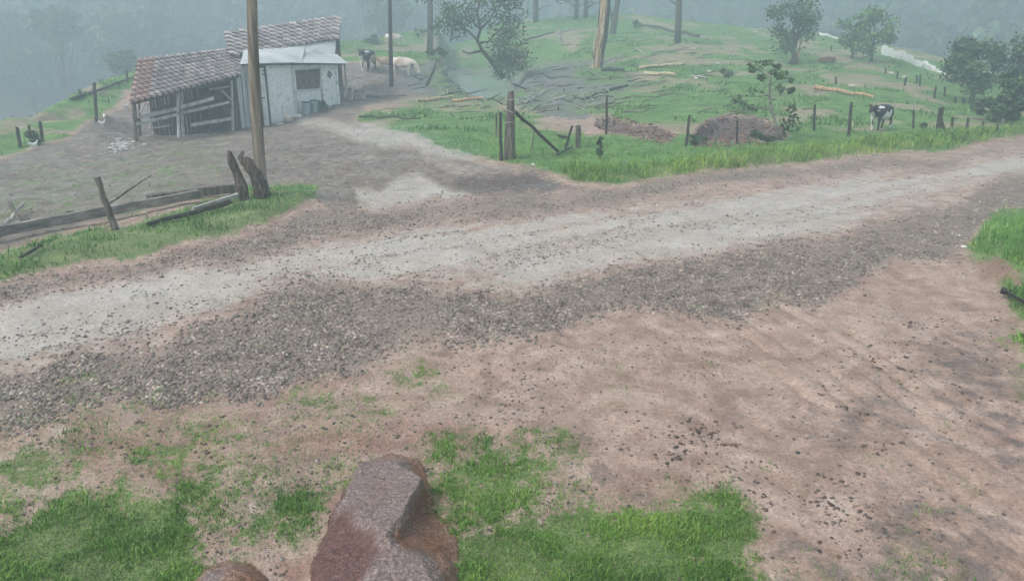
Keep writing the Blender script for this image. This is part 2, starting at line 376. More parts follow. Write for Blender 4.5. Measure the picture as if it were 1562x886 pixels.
M['leafpale'] = mat('pale_leaves', [(.3,(.05,.1,.03)),(.5,(.09,.17,.05)),(.72,(.14,.24,.08))], .9, .6, 0, attr='tint')
M['grassblade'] = mat('grass_blades', [(.3,(.06,.17,.03)),(.5,(.1,.26,.05)),(.7,(.18,.34,.08))], .8, .55, 0, attr='tint')
M['stone'] = mat('gravel_stone', [(.3,(.12,.105,.095)),(.5,(.2,.18,.165)),(.7,(.32,.295,.27))], 3, .6, .3, attr='tint', spec=.45)
M['tile'] = mat('clay_tile', [(.3,(.13,.10,.095)),(.5,(.27,.23,.22)),(.66,(.52,.5,.49))], 3.5, .8, .5, rand=.42)
M['tilered'] = mat('red_clay_tile', [(.3,(.2,.115,.1)),(.5,(.32,.21,.185)),(.7,(.48,.4,.38))], 2.5, .8, .4, rand=.2)
M['lime'] = mat('whitewashed_wall', [(.27,(.3,.27,.23)),(.37,(.66,.65,.62)),(.47,(.82,.83,.82)),(.8,(.88,.89,.89))], 4.5, .9, .5, 14, detail=12)
M['limeboard'] = mat('limewashed_board', [(.3,(.26,.25,.24)),(.5,(.45,.46,.47)),(.75,(.62,.64,.66))], 1.4, .9, .5, 14, stretch=(6,6,.5), rand=.12)
M['zinc'] = mat('zinc_sheet', [(.3,(.36,.36,.36)),(.5,(.52,.53,.53)),(.75,(.64,.65,.65))], .8, .5, .15, rand=.07, spec=.5)
M['rail'] = mat('silvered_board', [(.3,(.24,.23,.22)),(.5,(.46,.45,.43)),(.75,(.64,.63,.61))], 2, .85, .4, stretch=(2,2,2), rand=.15)
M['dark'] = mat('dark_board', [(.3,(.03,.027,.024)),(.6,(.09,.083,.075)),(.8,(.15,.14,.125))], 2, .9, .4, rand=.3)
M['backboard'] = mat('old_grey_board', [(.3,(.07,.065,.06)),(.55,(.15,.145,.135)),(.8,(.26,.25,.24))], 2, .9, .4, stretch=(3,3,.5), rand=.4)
M['shutter'] = mat('brown_cloth', [(.3,(.05,.045,.035)),(.5,(.12,.11,.08)),(.7,(.2,.18,.13))], 2.4, .95, .5, distort=2)
M['black'] = mat('black_paint', [(.3,(.012,.012,.012)),(.7,(.03,.03,.03))], 4, .6, .1)
M['white'] = mat('off_white', [(.3,(.5,.49,.46)),(.6,(.7,.69,.66)),(.8,(.78,.78,.76))], 3, .7, .2)
M['drum'] = mat('blue_grey_plastic', [(.3,(.2,.26,.28)),(.6,(.34,.42,.44)),(.8,(.42,.5,.5))], 3, .6, .1)
M['sack'] = mat('cream_sack', [(.3,(.42,.35,.28)),(.6,(.62,.55,.48)),(.8,(.7,.66,.6))], 3, .9, .4)
M['tarp'] = mat('white_sheeting', [(.3,(.6,.6,.58)),(.6,(.78,.8,.8)),(.8,(.85,.86,.86))], 1, .5, .2)
M['hen'] = mat('white_feathers', [(.3,(.6,.58,.53)),(.7,(.8,.79,.76))], 20, .8, .2)
M['comb'] = mat('red_comb', [(.3,(.4,.03,.02)),(.7,(.5,.06,.04))], 20, .6, 0)
M['holstein'] = mat('black_and_white_hide', [(.485,(.02,.02,.022)),(.505,(.7,.68,.65))], 1.05, .8, .1, detail=2)
M['cream'] = mat('cream_hide', [(.35,(.5,.4,.32)),(.55,(.7,.62,.54)),(.75,(.78,.73,.67))], 1.2, .8, .1, detail=3)
M['tan'] = mat('tan_hide', [(.35,(.34,.24,.17)),(.55,(.5,.38,.29)),(.75,(.62,.53,.45))], 1.2, .8, .1, detail=3)
M['redhide'] = mat('red_brown_hide', [(.4,(.2,.08,.045)),(.7,(.36,.18,.11))], 1.2, .8, .1, detail=3)
M['horn'] = mat('horn', [(.3,(.25,.22,.18)),(.7,(.45,.42,.36))], 8, .5, 0)
M['pipe'] = mat('black_pipe', [(.3,(.01,.01,.01)),(.7,(.02,.02,.022))], 6, .45, .05)

def ground_material():
    m = bpy.data.materials.new('terrain'); m.use_nodes = True; t = m.node_tree; N = t.nodes; L = t.links
    b = N['Principled BSDF']; b.inputs['Specular IOR Level'].default_value = .35
    geo = N.new('ShaderNodeNewGeometry')
    a1 = N.new('ShaderNodeAttribute'); a1.attribute_name = 'zone_a'; s1 = N.new('ShaderNodeSeparateColor'); L.new(a1.outputs['Color'], s1.inputs[0])
    a2 = N.new('ShaderNodeAttribute'); a2.attribute_name = 'zone_b'; s2 = N.new('ShaderNodeSeparateColor'); L.new(a2.outputs['Color'], s2.inputs[0])
    grass, gravel, pale = s1.outputs; red, dark, yard = s2.outputs
    burn = a1.outputs['Alpha']
    def noise(scale, detail=6, dist=0, rough=.55):
        nz = N.new('ShaderNodeTexNoise'); nz.inputs['Scale'].default_value = scale; nz.inputs['Detail'].default_value = detail
        nz.inputs['Distortion'].default_value = dist; nz.inputs['Roughness'].default_value = rough
        L.new(geo.outputs['Position'], nz.inputs['Vector']); return nz.outputs['Fac']
    def ramp(fac, stops):
        cr = N.new('ShaderNodeValToRGB'); e = cr.color_ramp.elements
        while len(e) < len(stops): e.new(.5)
        for k, (p, c) in enumerate(stops): e[k].position = p; e[k].color = (*c, 1)
        L.new(fac, cr.inputs[0]); return cr.outputs[0]
    def mix(f, a, c, mode='MIX'):
        x = N.new('ShaderNodeMix'); x.data_type = 'RGBA'; x.blend_type = mode; x.clamp_factor = True
        if isinstance(f, float): x.inputs[0].default_value = f
        else: L.new(f, x.inputs[0])
        L.new(a, x.inputs[6]); L.new(c, x.inputs[7]); return x.outputs[2]
    def mth(op, a, c=None, clamp=False):
        x = N.new('ShaderNodeMath'); x.operation = op; x.use_clamp = clamp
        for i, v in enumerate((a, c)):
            if v is None: continue
            if isinstance(v, (int, float)): x.inputs[i].default_value = v
            else: L.new(v, x.inputs[i])
        return x.outputs[0]
    def thr(w, nz, soft=5.0):   # break a smooth weight up with noise: w + (n-.5)*k sharpened
        return mth('MULTIPLY', mth('ADD', mth('SUBTRACT', w, .5), mth('MULTIPLY', mth('SUBTRACT', nz, .5), 1.5)), soft, False)
    def sharp(w, nz, soft=5.0):
        v = thr(w, nz, soft); return mth('ADD', v, .5, True)
    nA, nB, nC, nD = noise(.7, 8), noise(4, 8), noise(16, 6), noise(55, 4)
    clay = ramp(nB, [(.3,(.285,.18,.138)),(.5,(.39,.27,.218)),(.7,(.46,.345,.29))])
    clay2 = ramp(noise(1.3, 9, 1.5), [(.36,(.22,.15,.115)),(.5,(.36,.26,.21)),(.66,(.46,.36,.305))])
    clay = mix(.6, clay, clay2)
    palec = ramp(nA, [(.3,(.38,.305,.25)),(.5,(.49,.42,.36)),(.72,(.56,.51,.465))])
    pale = mth('MULTIPLY', pale, 1.15)
    palec = mix(.4, palec, ramp(nC, [(.3,(.3,.26,.22)),(.6,(.5,.45,.4)),(.8,(.56,.52,.48))]))
    yardc = ramp(nB, [(.3,(.12,.095,.075)),(.5,(.21,.172,.14)),(.72,(.36,.32,.28))])
    yardc = mix(.45, yardc, ramp(noise(.9, 9, 1), [(.35,(.12,.092,.075)),(.55,(.21,.17,.145)),(.72,(.38,.34,.3))]))
    redc = ramp(nB, [(.3,(.15,.068,.048)),(.6,(.25,.13,.1)),(.8,(.32,.2,.16))])
    darkc = ramp(nB, [(.3,(.07,.05,.045)),(.6,(.135,.105,.095)),(.8,(.22,.18,.165))])
    gravc = ramp(nC, [(.3,(.14,.108,.085)),(.55,(.255,.205,.17)),(.75,(.37,.315,.27))])
    burnc = ramp(nC, [(.3,(.08,.085,.085)),(.55,(.18,.185,.18)),(.75,(.33,.33,.32))])
    grassc = ramp(nB, [(.28,(.06,.135,.028)),(.5,(.105,.225,.045)),(.72,(.16,.29,.065))])
    grassc = mix(.5, grassc, ramp(noise(.35, 10, .8), [(.3,(.05,.125,.035)),(.55,(.095,.205,.05)),(.72,(.15,.25,.085))]))
    c = clay
    c = mix(sharp(pale, nB, 1.8), c, palec)
    c = mix(sharp(yard, nB, 2.5), c, yardc)
    c = mix(mth('MULTIPLY', sharp(mth('MULTIPLY', red, .9), nB, 1.8), .75), c, redc)
    c = mix(sharp(mth('MULTIPLY', dark, .9), nB, 2.5), c, darkc)
    c = mix(sharp(burn, nB, 4), c, burnc)
    c = mix(sharp(gravel, nC, 2.2), c, gravc)
    # little dark pebbles and holes pressed in everywhere that is bare
    vo = N.new('ShaderNodeTexVoronoi'); vo.inputs['Scale'].default_value = 9; L.new(geo.outputs['Position'], vo.inputs['Vector'])
    peb = mth('MULTIPLY', mth('LESS_THAN', vo.outputs['Distance'], .2), mth('GREATER_THAN', nB, .52))
    c = mix(mth('MULTIPLY', peb, .55), c, darkc)
    thatch = ramp(nC, [(.3,(.04,.075,.02)),(.5,(.085,.16,.04)),(.72,(.16,.22,.075))])
    grassc = mix(mth('MULTIPLY', a2.outputs['Alpha'], .75), grassc, thatch)
    far1 = noise(1.1, 10, .4, .7)
    grassc = mix(.55, grassc, ramp(far1, [(.34,(.045,.1,.025)),(.5,(.105,.21,.05)),(.62,(.19,.28,.085))]))
    dry = ramp(nD, [(.35,(.17,.13,.07)),(.6,(.3,.25,.15)),(.8,(.4,.36,.24))])
    near_ = a2.outputs['Alpha']
    gm = mth('MULTIPLY', sharp(grass, nC, 2.6), mth('SUBTRACT', 1.0, mth('MULTIPLY', near_, .45)))
    c = mix(mth('MULTIPLY', sharp(mth('MULTIPLY', grass, 1.15), nC, 1.6), .8), c, mix(nD, dry, grassc))
    c = mix(gm, c, grassc)
    # fine grain: wet grit and crumbs, light and dark
    nE = noise(120, 3, 0, .7); nF = noise(26, 8, .5, .7)
    def gain(nz, lo, hi):
        mr = N.new('ShaderNodeMapRange'); mr.inputs['From Min'].default_value = .3; mr.inputs['From Max'].default_value = .7
        mr.inputs['To Min'].default_value = lo; mr.inputs['To Max'].default_value = hi; L.new(nz, mr.inputs['Value'])
        cb = N.new('ShaderNodeCombineColor'); [L.new(mr.outputs[0], cb.inputs[k]) for k in range(3)]; return cb.outputs[0]
    c = mix(1.0, c, gain(nF, .62, 1.36), 'MULTIPLY'); c = mix(1.0, c, gain(nE, .68, 1.32), 'MULTIPLY'); c = mix(1.0, c, gain(noise(2.2, 10, .6, .68), .82, 1.17), 'MULTIPLY')
    L.new(c, b.inputs['Base Color'])
    # wetness: pale mud and trodden mud are wet film in places
    wet = mth('MULTIPLY', sharp(mth('MAXIMUM', pale, mth('MULTIPLY', yard, .5)), nA, 3), .48)
    L.new(mth('SUBTRACT', .82, wet), b.inputs['Roughness'])
    h = mth('ADD', mth('MULTIPLY', nC, .6), mth('MULTIPLY', nD, .5))
    h = mth('ADD', h, mth('MULTIPLY', mth('MULTIPLY', mth('SUBTRACT', nB, .5), 2.0), mth('ADD', yard, gravel)))
    bm = N.new('ShaderNodeBump'); bm.inputs['Strength'].default_value = .8; bm.inputs['Distance'].default_value = .05
    L.new(h, bm.inputs['Height']); L.new(bm.outputs[0], b.inputs['Normal'])
    return m
M['terrain'] = ground_material()

# ------------------------------------------------------------------ terrain mesh, split into the named pieces of the setting
az1 = np.linspace(R(-44), R(44), 620)
azs = np.concatenate([np.linspace(R(-179.9), R(-44), 60)[:-1], az1, np.linspace(R(44), R(179.9), 60)[1:]])
rs = np.concatenate([[0.05, 1.2, 2.2], np.geomspace(3.0, 130, 640), np.geomspace(130, 420, 46)[1:]])
AZ, RR = np.meshgrid(azs, rs)
X = np.sin(AZ) * RR; Y = np.cos(AZ) * RR
Z = heights(X.ravel(), Y.ravel()).reshape(X.shape)
X, Y, Z = X.ravel(), Y.ravel(), Z.ravel()
wt = weights(X, Y, Z)
nr, na = len(rs), len(azs)
idx = np.arange(nr * na).reshape(nr, na)
F = np.stack([idx[:-1, :-1], idx[:-1, 1:], idx[1:, 1:], idx[1:, :-1]], -1).reshape(-1, 4)
F = F[:, ::-1]
Fc = F[:, 0]
ROAD = [(-300,560),(-80,455),(0,436),(150,410),(300,380),(480,330),(600,318),(750,302),(900,286),(1100,265),(1300,246),(1562,221),(1800,200),(1800,300),(1562,335),(1490,352),(1460,378),(1320,405),(1190,462),(1120,494),(1000,468),(900,482),(760,504),(640,532),(540,564),(400,588),(250,606),(0,652),(-80,680),(-300,760)]
pxf, pyf = wt['px'][Fc], wt['py'][Fc]; rf = np.hypot(X[Fc], Y[Fc])
Rrf = np.interp(np.arctan2(X[Fc], Y[Fc]), rid_az, rid_r)
lab = np.zeros(len(F), int)
front = Y[Fc] > 1
lab[front & (sdf(GRASS[0][0], pxf, pyf) > 0)] = 2
lab[front & (sdf(GRASS[1][0], pxf, pyf) > 0)] = 3
lab[front & (sdf(YARD, pxf, pyf) > 0)] = 4
lab[front & (sdf(ROAD, pxf, pyf) > 0)] = 1
lab[front & ((sdf(VERGE_L, pxf, pyf) > 0))] = 5
lab[front & ((sdf(VERGE_R, pxf, pyf) > 0))] = 6
lab[rf > Rrf + 6] = 7
names = {0: ('ground', 'pinkish brown clay yard with patchy grass in the foreground'), 1: ('gravel_road', 'pale muddy road with gravel edges crossing the picture'),
         2: ('pasture', 'green sloping pasture beyond the road on the right'), 3: ('meadow', 'green meadow slope behind the shed on the left'),
         4: ('farmyard', 'trampled grey brown mud around the shed'), 5: ('grass_verge', 'grass strip between road and fallen beam on the left'),
         6: ('grass_bank', 'low grassy bank at the right edge'), 7: ('hills', 'hillsides fading into fog behind the pasture')}
za = np.stack([wt['g'], wt['gv'], wt['pale'], wt['burn']], 1).astype(np.float32)
zb = np.stack([np.clip(wt['red'], 0, 1), np.clip(wt['dk'], 0, 1), np.clip(wt['yard'] * (1 + np.minimum(wt['dk'], 0)), 0, 1), np.clip(sstep(16, 11, wt['dep']) + sstep(-6, 4, sdf(BANK, wt['px'], wt['py'])) + sstep(-6, 4, sdf(VERGE_L, wt['px'], wt['py'])), 0, 1)], 1).astype(np.float32)
P3 = np.stack([X, Y, Z], 1)
for k, (nm, lb) in names.items():
    f = F[lab == k]; u, inv = np.unique(f.ravel(), return_inverse=True)
    me = raw_mesh(nm, P3[u], inv.reshape(-1, 4), True)
    for an, arr in (('zone_a', za), ('zone_b', zb)):
        at = me.attributes.new(an, 'FLOAT_COLOR', 'POINT'); at.data.foreach_set('color', arr[u].ravel())
    setp(link(nm, me, M['terrain']), label=lb, kind='structure')

# pond
pv = [Vector(at_z(a, b, .06)) for a, b in POND]
zp = 0.06
cxp = sum(v.x for v in pv) / len(pv); cyp = sum(v.y for v in pv) / len(pv)
wm = mat('pond_water', [(.3,(.2,.235,.26)),(.7,(.25,.28,.3))], .5, .08, .02, 3, spec=.6)
mb = MB(); mb.add([(cxp + (v.x - cxp) * 1.05, cyp + (v.y - cyp) * 1.04, zp) for v in pv], [tuple(range(len(pv)))])
setp(mb.build('pond', wm), 'still blue grey pond among felled branches behind the fence', kind='structure')

# ------------------------------------------------------------------ scattered stuff
def tint_attr(me, cols, per):
    at = me.attributes.new('tint', 'FLOAT_COLOR', 'POINT')
    c = np.ones((len(cols), 4), np.float32); c[:, :3] = cols
    at.data.foreach_set('color', np.repeat(c, per, 0).ravel())
def scatter(nn, r0, r1, a0=-38, a1=38, power=1.0):
    az = rng.uniform(R(a0), R(a1), nn)
    # power 1: log-uniform radius; power 2: uniform area
    u = rng.uniform(0, 1, nn)
    r = r0 * (r1 / r0) ** u if power == 1 else np.sqrt(r0 ** 2 + u * (r1 ** 2 - r0 ** 2))
    return np.sin(az) * r, np.cos(az) * r, r
def stones(name, label, nn, r0, r1, smin, smax, dens, power=1, a0=-38, a1=38, tintr=(.55, 1.5)):
    x, y, r = scatter(nn, r0, r1, a0, a1, power); z = heights(x, y); w = weights(x, y, z)
    p = dens(w, x, y); k = rng.uniform(0, 1, nn) < p; x, y, z, r = x[k], y[k], z[k], r[k]; nn = len(x)
    cube = np.array([[-1,-1,-1],[1,-1,-1],[1,1,-1],[-1,1,-1],[-1,-1,1],[1,-1,1],[1,1,1],[-1,1,1]], float) * .5
    s = smin + (smax - smin) * rng.uniform(0, 1, nn) ** 3.0
    V = cube[None] * (1 + rng.uniform(-.42, .42, (nn, 8, 3)))
    V[:, :, 2] *= rng.uniform(.3, .65, (nn, 1)); V[:, :, 0] *= rng.uniform(.8, 1.4, (nn, 1))
    V[:, 4:, :2] *= .72
    V *= s[:, None, None]
    a = rng.uniform(0, 6.28, nn); t = rng.normal(0, .35, nn)
    ca, sa, ct, st = np.cos(a), np.sin(a), np.cos(t), np.sin(t)
    y1 = V[:, :, 1] * ct[:, None] - V[:, :, 2] * st[:, None]; z1 = V[:, :, 1] * st[:, None] + V[:, :, 2] * ct[:, None]
    xx = V[:, :, 0] * ca[:, None] - y1 * sa[:, None]; yy = V[:, :, 0] * sa[:, None] + y1 * ca[:, None]
    V = np.stack([xx + x[:, None], yy + y[:, None], z1 + (z + s * .02)[:, None]], 2).reshape(-1, 3)
    q = np.array([[0,3,2,1],[4,5,6,7],[0,1,5,4],[1,2,6,5],[2,3,7,6],[3,0,4,7]])
    Fq = (np.arange(nn)[:, None, None] * 8 + q[None]).reshape(-1, 4)
    me = raw_mesh(name, V, Fq)
    tb = (tintr[0] + (tintr[1] - tintr[0]) * rng.uniform(0, 1, (nn, 1)) ** 1.6) * (np.array([[1.1, .8, .68]]) if name == 'soil_clods' else np.array([[1.12, .62, .5]]) if name == 'bank_clods' else np.array([[1.07, .97, .89]])); tb = tb * (1 + rng.normal(0, .05, (nn, 3)))
    tint_attr(me, tb, 8)
    return setp(link(name, me, M['stone']), label, kind='stuff')
GD = lambda w, x, y: np.clip(w['gv'] * 1.1, 0, 1) * np.clip(.62 + 2.4 * (fbm(x * 1.6, y * 1.6, 77) - .45), .12, 1)
stones('gravel', 'grey crushed stone along the near edge of the road', 380000, 5.5, 17, .010, .052, GD, a0=-40, a1=40, tintr=(.42, 1.75))
stones('far_gravel', 'grey crushed stone along the far side of the road', 90000, 17, 60, .02, .065, GD, tintr=(.5, 1.8))
stones('loose_pebbles', 'loose dark pebbles strewn over road and clay yard', 120000, 3.4, 40, .006, .034,
       lambda w, x, y: np.where(w['g'] > .5, .05, 1) * (.10 + .5 * sstep(.45, .75, fbm(x * .9, y * .9, 88))), tintr=(.3, 1.3))
stones('mud_clods', 'clods of trampled mud in the farmyard', 26000, 14, 60, .02, .07,
       lambda w, x, y: w['yard'] * (.12 + .6 * sstep(.45, .7, fbm(x * .7, y * .7, 99))), a0=-38, a1=10, tintr=(.6, 1.7))

CLOD = [([(975,640),(1130,645),(1120,700),(1010,692)], 18, .8), ([(1265,600),(1345,600),(1340,685),(1280,690)], 26, .5), ([(1340,500),(1460,470),(1562,600),(1562,700),(1420,650)], 40, .45), ([(1090,700),(1300,770),(1300,830),(1150,800)], 26, .5), ([(60,660),(380,640),(360,700),(100,740)], 30, .4)]
stones('soil_clods', 'dark crumbs and clods of wet soil on the near yard', 60000, 4.3, 13, .008, .045,
       lambda w, x, y: zone(CLOD, w['px'], w['py'], (fbm(x * 2, y * 2, 161) - .5) * 4, (fbm(x * 2, y * 2, 162) - .5) * 4) * sstep(.42, .6, fbm(x * 4, y * 4, 163)), tintr=(.22, .8))
stones('bank_clods', 'crumbling red brown clods on the two soil banks', 40000, 24, 52, .03, .16,
       lambda w, x, y: np.maximum(sstep(-4, 3, sdf(SCARP[0], w['px'], w['py'])), sstep(-4, 3, sdf(SCARP[1], w['px'], w['py']))) * .5, a0=4, a1=24, tintr=(.3, 1.1))
def blades(name, label, nn, r0, r1, hmin, hmax, wd, dens, power=1, a0=-38, a1=38, m='grassblade', lean=.5, tcol=((.7, .75, .7), (1.35, 1.25, 1.2)), dryp=.06):
    x, y, r = scatter(nn, r0, r1, a0, a1, power); z = heights(x, y); w = weights(x, y, z)
    p = dens(w, x, y); k = rng.uniform(0, 1, nn) < p; x, y, z = x[k], y[k], z[k]; nn = len(x)
    tf = .55 + .9 * sstep(.4, .65, fbm(x * 3.5, y * 3.5, 5))
    h = tf * hmin + tf * (hmax - hmin) * rng.uniform(0, 1, nn) ** 1.6; a = rng.uniform(0, 6.28, nn); b = rng.uniform(0, 6.28, nn)
    ln = rng.uniform(.1, lean * 1.6, nn) * h
    wv = wd * rng.uniform(.6, 1.3, nn)
    dx, dy = np.cos(a) * wv, np.sin(a) * wv; lx, ly = np.cos(b) * ln, np.sin(b) * ln
    V = np.zeros((nn, 5, 3))
    V[:, 0] = np.stack([x - dx, y - dy, z - .02], 1); V[:, 1] = np.stack([x + dx, y + dy, z - .02], 1)
    V[:, 2] = np.stack([x + dx * .7 + lx * .35, y + dy * .7 + ly * .35, z + h * .6], 1)
    V[:, 3] = np.stack([x - dx * .7 + lx * .35, y - dy * .7 + ly * .35, z + h * .6], 1)
    V[:, 4] = np.stack([x + lx, y + ly, z + h * .95], 1)
    t = np.array([[0, 1, 2], [0, 2, 3], [3, 2, 4]])
    Ft = (np.arange(nn)[:, None, None] * 5 + t[None]).reshape(-1, 3)
    me = raw_mesh(name, V.reshape(-1, 3), Ft)
    lo, hi = np.array(tcol[0]), np.array(tcol[1])
    u = rng.uniform(0, 1, (nn, 1)) * .5 + .5 * np.clip(fbm(x * .9, y * .9, 13)[:, None] * 2.2 - .6, 0, 1)
    c = lo + (hi - lo) * u; dr = rng.uniform(0, 1, nn) < dryp; c[dr] = np.array([3.0, 1.7, 2.6]) * rng.uniform(.7, 1.1, (dr.sum(), 1))
    tint_attr(me, c, 5)
    return setp(link(name, me, M[m]), label, kind='stuff')
blades('foreground_grass', 'bright green grass patches in the foreground', 480000, 4.3, 12, .012, .044, .0040,
       lambda w, x, y: np.clip(sstep(.04, .75, w['g']) * (.72 + .28 * sstep(.38, .58, fbm(x * 3.5, y * 3.5, 5))), 0, 1), a0=-42, a1=42, dryp=.08, lean=1.0, tcol=((.55, .58, .45), (2.1, 1.55, 1.3)))
blades('verge_grass', 'tufted grass along the road verges and gateway', 220000, 10, 40, .04, .15, .009,
       lambda w, x, y: sstep(.4, .9, w['g']) * ((w['py'] > 196) | (w['px'] < 500)) * np.clip(3.0 * (fbm(x * 1.6, y * 1.6, 6) - .26), .2, 1), dryp=.05, lean=.8, tcol=((.5, .6, .6), (1.6, 1.35, 1.2)))
blades('bank_grass', 'tall lush grass on the bank beside the far road edge', 150000, 20, 48, .10, .36, .011,
       lambda w, x, y: sstep(-6, 4, sdf(BANK, w['px'], w['py'])) * np.clip(3.5 * (fbm(x * 1.4, y * 1.4, 16) - .3), .15, 1), a0=3, a1=38, dryp=.08, lean=.9, tcol=((.7, .62, .5), (2.6, 1.75, 1.3)))
blades('bank_weeds', 'tall weeds growing on the grassy bank at the right edge', 50000, 8, 22, .05, .24, .008,
       lambda w, x, y: sstep(.4, .9, w['g']) * (sdf(VERGE_R, w['px'], w['py']) > 4), a0=20, a1=56, dryp=.05, lean=.9, tcol=((.5, .55, .45), (1.7, 1.4, 1.2)))
blades('pasture_tufts', 'short tufts dotted over the hillside pasture', 150000, 30, 95, .06, .22, .035,
       lambda w, x, y: sstep(.6, .95, w['g']) * np.clip(3 * (fbm(x * .5, y * .5, 8) - .45), 0, 1), tcol=((.35, .42, .42), (1.1, 1.0, .9)), dryp=.04)  # dark tint paints the shadows of the tufts into their colour
blades('dry_straw', 'dry straw scattered on the clay yard', 26000, 3.3, 9, .004, .02, .0022,
       lambda w, x, y: .5 * sstep(.05, .4, w['g']) * (w['g'] < .9) + .02, a0=-42, a1=42, lean=6, tcol=((2.2, 1.2, 2.0), (4.2, 2.2, 4.5)), dryp=0)

# ------------------------------------------------------------------ wooden things: posts, logs, branches
def stick(name, label, cat, p1, p2, r1, r2, m='post', group=None, dy=0, sink=.15, bends=1, n=8, off1=0.0, off2=0.0, knots=0):
    """p1 on the ground, p2 = where its other end shows; dy = how much farther the far end is"""
    g = ground(*p1); g.z += off1
    if dy == 'ground': q = ground(*p2); q.z += off2
    else: q = Vector(at_y(p2[0], p2[1], g.y + dy))
    base = g.copy(); pts = []; rad = []
    st = g - (q - g).normalized() * sink if dy != 'ground' else g
    k = 4 + bends * 2
    L_ = (q - g).length
    for i in range(k + 1):
        t = i / k; p = st.lerp(q, t)
        if 0 < i < k: p += Vector((random.uniform(-1, 1), random.uniform(-1, 1), random.uniform(-1, 1))) * L_ * .012 * bends
        if dy == 'ground': p.z = max(p.z, hz(p.x, p.y) + r1 * .6 + off1 * (1 - t) + off2 * t)
        pts.append(p); rad.append((r1 + (r2 - r1) * t) * random.uniform(.92, 1.08))
    mb = MB(); mb.tube(pts, rad, n, rough=.1, jag=r2 * .5); shift(mb, base)
    o = mb.build(name, M[m], None, False); o.location = base
    return setp(o, label, cat, group)
def spx(p, w):  # radius in metres of something w px wide standing at pixel p
    g = ground(*p); return w / FPX * g.y / 2 / cp_

# big utility pole, with clamp bands and bolts
g = ground(400, 302); top = Vector(at_y(383, -60, g.y))
pole = empty('utility_pole', g, 'tall brown wooden utility pole in front of the shed, beside forked stump', 'pole')
mb = MB(); pts = [g + (top - g) * t + Vector((0, 0, -.3 if t == 0 else 0)) for t in np.linspace(0, 1, 16)]
pts = [p + Vector((-.05 * math.sin(i / 15 * math.pi), 0, 0)) for i, p in enumerate(pts)]
mb.tube(pts, [.145 - .035 * i / 15 for i in range(16)], 12, rough=.04); shift(mb, g); mb.build('shaft', M['pole'], pole, True)
# thin far pole
g = ground(597, 132); top = Vector(at_y(593, -70, g.y))
p2 = empty('utility_pole', g, 'thin dark utility pole beyond the shed beside the pale cows', 'pole')
mb = MB(); mb.tube([g - Vector((0, 0, .3)), g.lerp(top, .5), top], [.14, .125, .11], 10); shift(mb, g); mb.build('shaft', M['darkpost'], p2, True)
mb = MB(); a = g.lerp(top, .93); mb.beam(a - Vector((.9, 0, 0)), a + Vector((.9, 0, 0)), .1, .1); shift(mb, g); mb.build('crossarm', M['darkpost'], p2)

# forked stump by the pole
g = ground(405, 300)
st = empty('forked_stump', g, 'dark twisted forked stump leaning against the utility pole', 'stump')
def P(px, py, dy=0): return Vector(at_y(px, py, g.y + dy))
mb = MB(); mb.tube([P(403,308),P(400,288,-.1),P(391,264,-.15),P(382,252,-.15),P(374,243,-.1)], [.21,.19,.19,.17,.10], 9, rough=.3, jag=.08); shift(mb, g); mb.build('trunk', M['stump'], st)
mb = MB(); mb.tube([P(373,305,-.25),P(369,285,-.25),P(360,262,-.2),P(353,247,-.2),P(351,230,-.2)], [.12,.11,.1,.09,.04], 8, rough=.3, jag=.06); shift(mb, g); mb.build('branch', M['stump'], st)
mb = MB(); mb.tube([P(380,254,-.1),P(370,250,-.12),P(366,240,-.1),P(371,231,-.1)], [.08,.07,.06,.03], 7, rough=.3); shift(mb, g); mb.build('branch', M['stump'], st)

# fallen fence beams at the left
def beam_px(name, label, p, q, w, t, m='post', o1=.0, o2=.0, cat='beam', group=None):
    a = ground(*p); b = ground(*q); a.z += t / 2 + o1; b.z += t / 2 + o2
    mb = MB(); k = 14; mid = a.copy(); pts = []
    for i in range(k + 1):
        c = a.lerp(b, i / k); c.z = max(c.z, hz(c.x, c.y) + t * .35); pts.append(c)
    sd = (b - a).cross(Vector((0, 0, 1))).normalized() * w / 2; vs = []
    for c in pts:
        j = [random.uniform(-.012, .012) for _ in range(4)]
        vs += [c - sd + Vector((0, 0, -t / 2 + j[0])), c + sd + Vector((0, 0, -t / 2 + j[1])), c + sd + Vector((0, 0, t / 2 + j[2])), c - sd + Vector((0, 0, t / 2 + j[3]))]
    fs = [(3, 2, 1, 0), tuple(4 * k + i for i in range(4))]
    for i in range(k):
        for e in range(4): fs.append((4 * i + e, 4 * i + (e + 1) % 4, 4 * i + 4 + (e + 1) % 4, 4 * i + 4 + e))
    mb.add(vs, fs); shift(mb, mid); o = mb.build(name, M[m]); o.location = mid
    return setp(o, label, cat, group)
beam_px('fallen_beam', 'long grey squared beam lying behind the left grass verge', (-60, 380), (305, 308), .16, .2, 'beam', .12, .1)
beam_px('fallen_beam', 'second dark beam lying between long grey beam and forked stump', (225, 312), (362, 296), .15, .22, 'post', .02, .05)
beam_px('fallen_rail', 'thin pale rail lying below the forked stump', (295, 328), (375, 303), .09, .09, 'greywood', .08, .1)
stick('fallen_branch', 'dark rotten branch lying along the top of the left grass verge', 'branch', (226, 348), (352, 316), .045, .06, 'darkpost', dy='ground', off1=.05, off2=.1)
stick('fallen_branch', 'short dark branch lying in the grass at the left edge', 'branch', (33, 398), (66, 381), .03, .03, 'darkpost', dy='ground', off1=.06, off2=.08)
stick('fence_post', 'leaning weathered post standing in front of the long grey beam', 'post', (176, 350), (148, 271), .075, .055, 'post')
stick('branch', 'bare pale branch rising right from the leaning left post', 'branch', (171, 320), (231, 268), .035, .012, 'post', off1=.2)
stick('plank', 'short grey plank lying at the left picture edge', 'plank', (8, 352), (38, 322), .05, .04, 'greywood', dy='ground', off1=.1, off2=.15)
